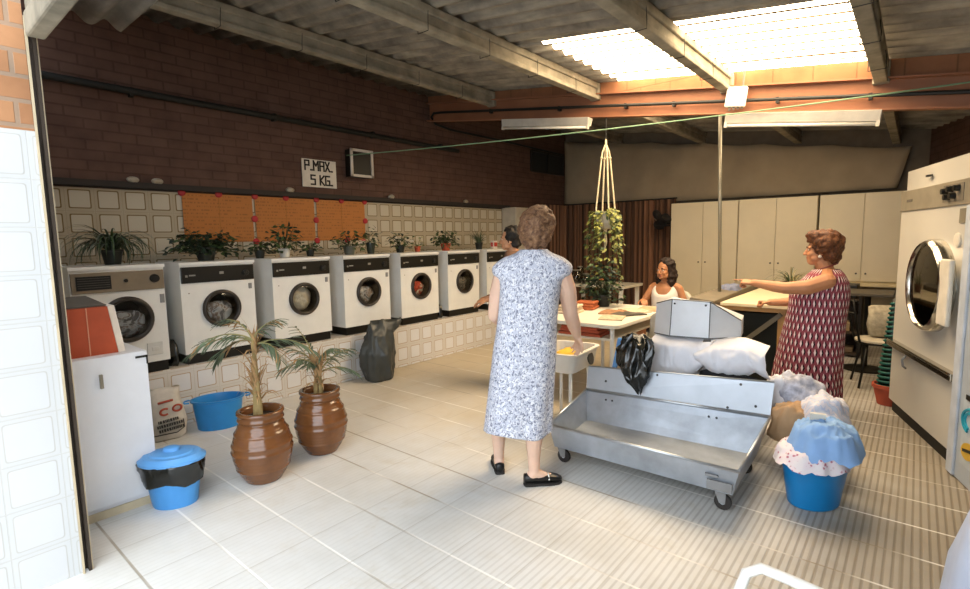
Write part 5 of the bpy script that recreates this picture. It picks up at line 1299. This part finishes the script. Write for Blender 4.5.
# ------------------------------------------------------------------ people
V = Vector
def add_hand(mb, wrist, fdir, back, side, pose='relaxed', s=1.):
    """palm, four fingers and a thumb; fdir: along the hand, back: out of the back of the hand, side: +1 thumb towards back x fdir"""
    f = V(fdir).normalized(); b = V(back); b = (b-f*b.dot(f)).normalized(); l = b.cross(f)*side; w = V(wrist)
    P = lambda a, c, d: w+f*a*s+l*c*s+b*d*s
    def cap(pts): mb.caps([(q.x, q.y, q.z, r*s) for q, r in pts], n=9)
    for c in (-.030, -.010, .010, .029): cap([(P(.0, c*.55, 0), .016), (P(.045, c*.9, 0), .0145), (P(.085, c, 0), .012)])
    curls = {'relaxed': (.35, .45, .35), 'fist': (1.25, 1.6, 1.1), 'flat': (.08, .1, .08), 'grip': (.8, .9, .6)}
    for i, (c, L) in enumerate(zip((.030, .010, -.011, -.031), ((.040, .025, .020), (.044, .028, .022), (.041, .026, .021), (.032, .020, .018)))):
        cu = curls['relaxed' if pose == 'point' else pose]
        if pose == 'point': cu = (.05, .08, .05) if i == 0 else (1.1, 1.4, .9)
        a = 0; q = P(.085, c, 0); pts = [(q, .0092)]; sp = c*.9
        for k in range(3):
            a += cu[k]+.05*i*(k == 0); d = f*math.cos(a)-b*math.sin(a)+l*sp*(1-.3*k); d.normalize(); q = q+d*L[k]*s; pts.append((q, .0088-.0009*k))
        cap(pts)
    t0 = P(.012, .03, -.004)
    if pose in ('fist', 'point'): cap([(t0, .0135), (P(.045, .048, -.016), .0115), (P(.070, .038, -.034), .0095), (P(.078, .016, -.040), .0085)])
    else: cap([(t0, .0135), (P(.042, .054, -.012), .0115), (P(.068, .066, -.022), .0095), (P(.088, .070, -.030), .0082)])
def head_shapes(mb, hc, R, s, hooked=0.):
    def E(c, r, rot=None):
        X = R.to_3x3()
        mb.ell(tuple(V(hc)+X @ (V(c)*s)), tuple(q*s for q in r), X if rot is None else X @ Euler(rot).to_matrix(), n=18)
    E((0, -.012, .03), (.074, .094, .086)); E((0, .022, -.028), (.061, .066, .082)); E((0, .052, -.084), (.034, .032, .025))
    for q in (-1, 1):
        E((q*.034, .056, -.030), (.028, .028, .030)); E((q*.030, .076, .020), (.026, .014, .009)); E((q*.045, .03, -.066), (.024, .034, .026))
        E((q*.076, -.006, -.012), (.009, .020, .031)); E((q*.077, .000, -.036), (.007, .010, .010)); E((q*.010, .100, -.036), (.009, .010, .008))
        E((q*.031, .071, .003), (.016, .012, .010))
    X = R.to_3x3(); T = lambda c: V(hc)+X @ (V(c)*s)
    a, b, c = T((0, .082, .012)), T((0, .096, -.014)), T((0, .104, -.034)); mb.caps([(a.x, a.y, a.z, .0085*s), (b.x, b.y, b.z, .010*s), (c.x, c.y, c.z, .0125*s)])
    E((0, .079, -.060), (.023, .010, .0065)); E((0, .077, -.071), (.020, .010, .0075))
def face_parts(parent, hc, R, s, iris='#3d2a1c', brow='#3a2a20', wide=1.):
    X = R.to_3x3(); T = lambda c: V(hc)+X @ (V(c)*s)
    EW = M('eye white', '#d9d2c8', .3); IR = M('iris '+iris, iris, .25)
    for q in (-1, 1):
        m = MB(); m.ell(T((q*.031, .0755, .004)), (.0125*s, .0105*s, .0085*s), X, 14); m.ell(T((q*.031, .0835, .004)), (.0052*s, .0035*s, .0055*s), X, 10, 1); m.build('eye', [EW, IR], parent, smooth=True)
        m = MB(); p = [T((q*.014, .091, .021)), T((q*.030, .0905, .0275)), T((q*.047, .082, .022))]; m.tube(p, [.0032*s, .0038*s, .002*s], 8); m.build('eyebrow', M('brow '+brow, brow, .9), parent, smooth=True)
def make_hair(parent, hc, R, s, tufts, mat, voxel=.009, seed=1, extra=()):
    """tufts: (centre, radii, count, tuft radius) ellipsoid shells of soft curls, joined into one mass"""
    mb = MB(); X = R.to_3x3(); rnd = random.Random(seed)
    for c, r, n, tr, keep in tufts:
        mb.ell(tuple(V(hc)+X @ (V(c)*s)), tuple(q*s for q in r), X, 20)
        k = 0; tries = 0
        while k < n and tries < n*20:
            tries += 1
            d = V((rnd.gauss(0, 1), rnd.gauss(0, 1), rnd.gauss(0, 1))).normalized(); p = V(c)+V((d.x*r[0], d.y*r[1], d.z*r[2]))
            if not keep(p): continue
            mb.ell(tuple(V(hc)+X @ (p*s)), tuple(tr*s*rnd.uniform(.7, 1.25) for _ in range(3)), Euler((rnd.random()*3, rnd.random()*3, 0)).to_matrix(), 8); k += 1
    for ch in extra: mb.caps([(*(V(hc)+X @ (V(q[:3])*s)), q[3]*s) for q in ch], n=9)
    return obj_from(remeshed(mb, voxel, 2, .4), 'hair', mat, parent)
def hair_mat(name, a, b, c):
    t = NT(name); n = t.noise(40, t.obj(), 4, .6, 1.2)
    t.bump(t.noise(70, t.obj(), 4, .6, 1.5), .8, .006)
    return t.set(t.ramp(n, [(.3, C(a)), (.5, C(b)), (.72, C(c))]), .6, spec=.3)
def make_dress(parent, rings, mat, name='dress', folds=0., nf=7, seed=0, solid=.004, n=72, sq=.85, capsleeve=None):
    """rings: (z, cx, cy, a, b) from the neckline down; UV = (arc length, height)"""
    # refine the profile smoothly
    prof = []
    for i in range(len(rings)-1):
        for k in range(5):
            u = k/5; p0 = rings[max(i-1, 0)]; p1 = rings[i]; p2 = rings[i+1]; p3 = rings[min(i+2, len(rings)-1)]
            prof.append(tuple(.5*((2*b_)+(-a_+c_)*u+(2*a_-5*b_+4*c_-d_)*u*u+(-a_+3*b_-3*c_+d_)*u**3) for a_, b_, c_, d_ in zip(p0, p1, p2, p3)))
    prof.append(rings[-1])
    top, bot = rings[0][0], rings[-1][0]; out = []; uv = []
    for (z, cx, cy, a, b) in prof:
        fr = max(0, (top-.35-z)/max(.01, (top-.35-bot))); ring = []; us = [0.]
        for k in range(n):
            q = 2*PI*k/n; c, s = math.cos(q), math.sin(q)
            wv = 1+folds*fr*(math.sin(nf*q+seed+1.3*math.sin(q*2+seed))+.45*math.sin((nf*2+1)*q+2*seed+z*2))+.012*noise.noise(V((c*2, s*2, z*6+seed)))
            x = cx+a*wv*(abs(c)**sq)*(1 if c > 0 else -1); y = cy+b*wv*(abs(s)**sq)*(1 if s > 0 else -1)
            ring.append((x, y, z+.012*math.sin(3*q+seed)*fr**6))
        for k in range(n): us.append(us[-1]+(V(ring[(k+1) % n])-V(ring[k])).length)
        m_ = us[-1]; uv.append([((u_/m_)*1.35, z) for u_ in us]); out.append(ring)
    m = MB(); m.loft(list(reversed(out)), False, False, True, 0, list(reversed(uv)))
    return m.build(name, mat, parent, smooth=True, solid=solid)
def make_shoe(parent, ankle_xy, toe_dir, mat, L=.235, w=.085, s=1., strap=None, sole=True):
    d = V((math.cos(toe_dir), math.sin(toe_dir), 0)); sd = V((-d.y, d.x, 0)); o = V((ankle_xy[0], ankle_xy[1], 0)); rings = []
    prof = [(-.065, .03, .045), (-.06, .055, .062), (-.03, .064, .062), (.02, .066, .050), (.07, .078, .052), (.115, .084, .048), (.15, .07, .038), (.172, .035, .026)]
    for x, ww, h in prof:
        r = []
        for k in range(16):
            q = 2*PI*k/16; yy = math.cos(q)*ww/2*s; z = (math.sin(q)*.5+.5)
            z = (z**.8)*h*s; r.append(o+d*x*s+sd*yy+V((0, 0, .012+z)))
        rings.append(r)
    m = MB(); m.loft(rings); sh = m.build('shoe', mat, parent, smooth=True)
    if sole:
        m = MB(); base = [(o+d*x*s, ww*.52*s) for x, ww, h in prof]
        lo = [c+sd*q for c, q in base]+[c-sd*q for c, q in reversed(base)]
        m.loft([[p_+V((0, 0, .0)) for p_ in lo], [p_+V((0, 0, .016)) for p_ in lo]]); m.box(o-d*.035*s+V((0, 0, .010)), (.05*s, .05*s, .02), (0, 0, toe_dir)); m.build('sole', M('shoe sole', '#26221f', .7), sh)
    if strap:
        m = MB(); c = o+d*.085*s; m.tube([c+sd*.04*s+V((0, 0, .035)), c+sd*.02*s+V((0, 0, .064)), c-sd*.02*s+V((0, 0, .064)), c-sd*.04*s+V((0, 0, .035))], .006, 6); m.build('buckle', strap, sh, label='pale buckle strip')
    return sh
def foot(mb, ankle, toe_dir, s=1.):
    d = V((math.cos(toe_dir), math.sin(toe_dir), 0)); a = V(ankle)
    h = a-d*.03*s; h.z = .045*s; mid = a+d*.06*s; mid.z = .045*s; t = a+d*.125*s; t.z = .032*s
    mb.caps([(*a, .036*s), (*h, .030*s)]); mb.caps([(*a, .034*s), (*mid, .030*s), (*t, .024*s)])
def place(o, loc, rz, label, cat='person'):
    o.location = loc; o.rotation_euler = (0, 0, rz); tag(o, label, cat); return o
def lips_region(hc, R, s):
    X = R.to_3x3().inverted()
    def f(c):
        q = (X @ (V(c)-V(hc)))/s
        return 1 if abs(q.x) < .021-abs(q.z+.0655)*.6 and q.y > .080 and -.0785 < q.z < -.0555 else 0
    return f
SKIN_A = skin_mat('pale skin', '#d8b49d'); SKIN_B = skin_mat('tanned skin', '#b07a55'); SKIN_C = skin_mat('warm skin', '#c08b66')
LIP = M('lip', '#a5614f', .45)

def woman_floral():
    mb = MB()
    mb.ell((0, 0, .88), (.15, .115, .14), n=20); mb.ell((0, 0, 1.06), (.14, .105, .18), n=20); mb.ell((0, .0, 1.24), (.155, .10, .15), n=20)
    mb.caps([(-.14, -.005, 1.325, .052), (0, 0, 1.37, .055), (.14, -.005, 1.325, .052)]); mb.caps([(0, -.01, 1.36, .062), (0, .012, 1.45, .055)])
    R = Matrix.Rotation(rad(8), 4, 'Z') @ Matrix.Rotation(rad(-8), 4, 'X'); hc = (0, .03, 1.535); head_shapes(mb, hc, R, 1.)
    # right arm reaches down to the tray, left arm bent forward
    mb.caps([(.165, -.005, 1.315, .058), (.225, .05, 1.17, .054), (.255, .12, 1.03, .046)]); mb.caps([(.255, .12, 1.03, .046), (.285, .21, .94, .043), (.315, .31, .85, .027)])
    add_hand(mb, (.315, .31, .85), (.2, .68, -.70), (.55, .1, .7), -1, 'relaxed')
    mb.caps([(-.165, -.005, 1.315, .058), (-.20, .04, 1.17, .054), (-.215, .085, 1.02, .045)]); mb.caps([(-.215, .085, 1.02, .045), (-.19, .19, .97, .041), (-.13, .33, .945, .027)])
    add_hand(mb, (-.13, .33, .945), (.25, .9, -.1), (-.3, 0, .95), 1, 'relaxed')
    for x, y, xa, ya, td in ((-.085, .0, -.125, .075, 105), (.085, .0, .115, -.085, 20)):
        mb.caps([(x, y, .84, .085), (x*1.0+.0, (y+ya)*.5, .46, .062)]); k = ((x+xa)/2, (y+ya)/2, .46)
        mb.caps([(*k, .060), (xa*.9+k[0]*.1, ya*.75+k[1]*.25-.012, .32, .056), (xa, ya-.004, .16, .038), (xa, ya, .075, .033)]); foot(mb, (xa, ya, .075), rad(td))
    body = obj_from(remeshed(mb, .0058, 3, .5), 'person', [SKIN_A, LIP], None, lips_region(hc, R, 1.))
    place(body, (2.50, 1.86, 0), rad(-60), 'woman in blue white floral dress with her back to us, left of the trough trolley')
    face_parts(body, hc, R, 1.)
    HB = hair_mat('brown curls', '#3f2a1d', '#6d4e37', '#93704f')
    make_hair(body, hc, R, 1., [((0, -.032, .035), (.094, .100, .100), 190, .024, lambda p: p.y < .05 and p.z > -.085), ((0, -.055, -.03), (.078, .066, .075), 80, .022, lambda p: p.y < .0 and p.z > -.13)], HB, .0075, 5)
    make_dress(body, [(1.43, 0, .0, .078, .070), (1.405, 0, 0, .115, .085), (1.375, 0, 0, .185, .095), (1.33, 0, 0, .235, .105), (1.285, 0, 0, .232, .118), (1.24, 0, 0, .188, .132), (1.1, 0, 0, .178, .142), (.95, 0, 0, .182, .145), (.8, 0, 0, .192, .155), (.6, 0, 0, .197, .160), (.42, 0, 0, .203, .166), (.315, 0, 0, .208, .170)], dress_floral(), folds=.035, nf=6, seed=1.4)
    for o in [body]+kids(body)+[g for k in kids(body) for g in kids(k)]:   # she leans towards the trolley
        for v in o.data.vertices: v.co.x += max(0, v.co.z-.25)*.098
    SH = M('black leather', '#131211', .35, bump=.1)
    make_shoe(body, (-.125, .075), rad(105), SH); make_shoe(body, (.115, -.085), rad(20), SH, strap=M('pale buckle', '#b9b4aa', .4, .5))
woman_floral()

def woman_red():
    s = .94; mb = MB()
    mb.ell((0, .02, .80), (.175, .16, .15), n=20); mb.ell((0, .03, .98), (.165, .155, .17), n=20); mb.ell((0, .02, 1.08), (.16, .13, .12), n=20)
    mb.caps([(-.14, -.02, 1.15, .056), (0, -.01, 1.19, .06), (.14, -.02, 1.15, .056)]); mb.caps([(0, -.015, 1.17, .066), (0, .02, 1.27, .058)])
    R = Matrix.Rotation(rad(10), 4, 'Z') @ Matrix.Rotation(rad(2), 4, 'X'); hc = (0, .045, 1.362); head_shapes(mb, hc, R, s)
    mb.ell((0, .085, 1.275), (.045, .04, .03), n=14)
    # left arm points ahead, right forearm rests on the board
    mb.caps([(-.165, -.025, 1.135, .062), (-.205, .10, 1.085, .058), (-.215, .245, 1.075, .046)]); mb.caps([(-.215, .245, 1.075, .046), (-.205, .33, 1.085, .043), (-.175, .475, 1.105, .028)])
    add_hand(mb, (-.175, .475, 1.105), (.1, .98, .08), (-.35, -.1, .93), -1, 'point', .95)
    mb.caps([(.165, -.025, 1.135, .06), (.235, .03, 1.01, .054), (.275, .11, .925, .046)]); mb.caps([(.275, .11, .925, .046), (.255, .24, .915, .042), (.215, .40, .905, .029)])
    add_hand(mb, (.215, .40, .905), (-.2, .97, .0), (.3, 0, .95), 1, 'fist', .95)
    for x in (-.09, .09):
        mb.caps([(x, .02, .76, .10), (x, .02, .42, .07), (x, -.0, .28, .062), (x, .0, .14, .042), (x, .0, .075, .036)]); foot(mb, (x, 0, .075), rad(90), .95)
    body = obj_from(remeshed(mb, .0058, 3, .5), 'person', [SKIN_B, LIP], None, lips_region(hc, R, s))
    place(body, (4.80, .545, 0), rad(4), 'older woman in red patterned dress pointing left across the ironing table')
    face_parts(body, hc, R, s, brow='#5a3a24')
    HR = hair_mat('auburn set hair', '#2a170d', '#553018', '#7d4f2a')
    make_hair(body, hc, R, s, [((0, -.045, .058), (.108, .112, .100), 170, .026, lambda p: p.z > -.06 and (p.y < .045 or p.z > .075)), ((0, -.085, -.02), (.088, .062, .085), 70, .024, lambda p: p.y < -.02), ((0, .045, .105), (.075, .05, .045), 40, .022, lambda p: p.z > .07)], HR, .008, 9)
    m = MB(); X = R.to_3x3()
    for q in (-1, 1): m = MB(); m.ell(tuple(V(hc)+X @ (V((q*.083, .002, -.048))*s)), .0125, n=12); m.build('earring', M('pearl', '#d8d0c2', .25), body, smooth=True)
    m = MB(); m.tube([(.072*math.cos(a), -.005+.075*math.sin(a), 1.232-.03*math.sin(a)) for a in [2*PI*k/28 for k in range(29)]], .0055, 7); m.build('necklace', M('dark red beads', '#6b2a24', .35), body, smooth=True)
    make_dress(body, [(1.215, 0, -.01, .085, .085), (1.195, 0, -.01, .135, .105), (1.165, 0, -.005, .175, .13), (1.11, 0, .005, .19, .165), (1.02, 0, .03, .198, .2), (.93, 0, .035, .205, .20), (.80, 0, .05, .218, .205), (.6, 0, .07, .235, .22), (.36, 0, .085, .25, .235), (.18, 0, .09, .26, .245)], dress_red(), folds=.045, nf=8, seed=2.2, sq=.92)
    for x in (-.09, .09): make_shoe(body, (x, 0), rad(90), M('brown leather', '#3a261b', .4), s=.95)
woman_red()

def woman_dark():
    s = .97; mb = MB()
    mb.ell((0, 0, .86), (.15, .12, .14), n=18); mb.ell((0, 0, 1.04), (.135, .10, .18), n=18); mb.ell((0, 0, 1.2), (.145, .095, .13), n=18)
    mb.caps([(-.13, 0, 1.29, .05), (0, 0, 1.33, .055), (.13, 0, 1.29, .05)]); mb.caps([(0, -.01, 1.32, .058), (0, .015, 1.41, .052)])
    R = Matrix.Rotation(rad(0), 4, 'Z'); hc = (0, .035, 1.487); head_shapes(mb, hc, R, s)
    for q in (-1, 1):
        mb.caps([(q*.155, 0, 1.275, .048), (q*.185, .02, 1.13, .042), (q*.19, .05, 1.0, .037), (q*.165, .16, .93, .034), (q*.13, .27, .90, .025)])
        add_hand(mb, (q*.13, .27, .90), (-q*.3, .9, -.2), (q*.3, 0, .95), -q, 'relaxed', .95)
        mb.caps([(q*.085, 0, .82, .085), (q*.085, .01, .45, .06), (q*.085, -.01, .32, .055), (q*.085, 0, .14, .037), (q*.085, 0, .075, .033)]); foot(mb, (q*.085, 0, .075), rad(90))
    body = obj_from(remeshed(mb, .0065, 3, .5), 'person', [SKIN_C, LIP], None, lips_region(hc, R, s))
    place(body, (4.12, 3.075, 0), rad(35), 'woman with short dark hair, her head just showing behind the woman in floral dress')
    face_parts(body, hc, R, s, brow='#15100d')
    HD = hair_mat('short black hair', '#0d0b0a', '#191512', '#2b241f')
    make_hair(body, hc, R, s, [((0, -.03, .042), (.086, .094, .090), 110, .02, lambda p: p.z > -.05 and (p.y < .04 or p.z > .08)), ((0, -.055, -.02), (.076, .055, .07), 50, .018, lambda p: p.y < -.02)], HD, .009, 3)
    make_dress(body, [(1.375, 0, 0, .08, .075), (1.34, 0, 0, .14, .09), (1.30, 0, 0, .178, .1), (1.2, 0, 0, .17, .122), (1.04, 0, 0, .165, .125), (.9, 0, 0, .178, .145), (.7, 0, 0, .19, .155), (.45, 0, 0, .205, .17)], M('plain brown cotton', '#6b4f3d', .85, var=.1), folds=.03, seed=.6)
    for q in (-1, 1): make_shoe(body, (q*.085, 0), rad(90), M('black leather'))
woman_dark()

def woman_seated():
    s = .97; mb = MB()
    mb.ell((0, 0, .56), (.155, .13, .11), n=18); mb.ell((0, .0, .70), (.13, .10, .15), n=18); mb.ell((0, .0, .84), (.14, .095, .13), n=18)
    mb.caps([(-.135, -.005, .915, .045), (0, 0, .945, .05), (.135, -.005, .915, .045)]); mb.caps([(0, -.005, .94, .052), (0, .015, 1.03, .046)])
    R = Matrix.Rotation(rad(-12), 4, 'Z'); hc = (0, .035, 1.108); head_shapes(mb, hc, R, s)
    mb.caps([(.155, -.005, .90, .044), (.205, .05, .79, .039), (.235, .10, .70, .034), (.19, .22, .745, .030), (.12, .33, .785, .022)]); add_hand(mb, (.12, .33, .785), (-.55, .82, .0), (.1, 0, 1), -1, 'relaxed', .92)
    mb.caps([(-.155, -.005, .90, .044), (-.21, .0, .78, .039), (-.235, .03, .66, .034), (-.20, .16, .62, .030), (-.13, .27, .60, .022)]); add_hand(mb, (-.13, .27, .60), (.4, .9, -.1), (-.1, 0, 1), 1, 'relaxed', .92)
    for q in (-1, 1):
        mb.caps([(q*.085, 0, .545, .085), (q*.095, .2, .54, .075), (q*.10, .40, .515, .058), (q*.10, .40, .40, .052), (q*.10, .40, .15, .036), (q*.10, .40, .075, .032)]); foot(mb, (q*.10, .40, .075), rad(90))
    body = obj_from(remeshed(mb, .0062, 3, .5), 'person', [SKIN_B, LIP], None, lips_region(hc, R, s))
    place(body, (5.83, 2.19, 0), rad(88), 'young woman with long dark hair in white sleeveless top sitting behind the white table')
    face_parts(body, hc, R, s, brow='#1a120d')
    HD = hair_mat('long dark brown hair', '#120c09', '#231812', '#3d2a1f')
    make_hair(body, hc, R, s, [((0, -.035, .045), (.092, .094, .092), 100, .02, lambda p: p.z > -.03 and (p.y < .035 or p.z > .085)), ((0, -.07, -.07), (.105, .06, .12), 110, .024, lambda p: p.y < .0), ((.082, -.02, -.085), (.028, .045, .105), 40, .018, lambda p: True), ((-.082, -.02, -.085), (.028, .045, .105), 40, .018, lambda p: True)], HD, .009, 13)
    m = MB(); n = 56; rings = []
    for z, a, b in ((.50, .172, .142), (.58, .17, .14), (.70, .15, .118), (.80, .155, .118), (.86, .152, .112), (.90, .135, .098), (.945, .115, .07)):
        ring = []
        for k in range(n):
            q = 2*PI*k/n; c, s_ = math.cos(q), math.sin(q); zz = z
            if z > .84: zz = z-(.115*max(0, s_)**3+.05*max(0, -s_)**3)*(z-.84)/.105*1.2 - .0
            ring.append((a*c*(1+.015*math.sin(7*q+z*9)), b*s_+.004, zz))
        rings.append(ring)
    m.loft(rings, False, False); m.build('top', M('white cotton top', '#ddd8cf', .8, var=.03), body, smooth=True, solid=.004)
    make_dress_skirt = MB(); r2 = []
    for y, a, b, z in ((-.13, .12, .07, .56), (0, .19, .115, .55), (.2, .195, .10, .54), (.36, .185, .085, .515)):
        r2.append([(a*math.cos(q), y, z+b*math.sin(q)) for q in [2*PI*k/36 for k in range(36)]])
    make_dress_skirt.loft(r2, True, False); make_dress_skirt.build('skirt', M('dull blue skirt', '#4b4f5c', .85), body, smooth=True)
    for q in (-1, 1): make_shoe(body, (q*.10, .40), rad(90), M('brown leather'), s=.95)
woman_seated()
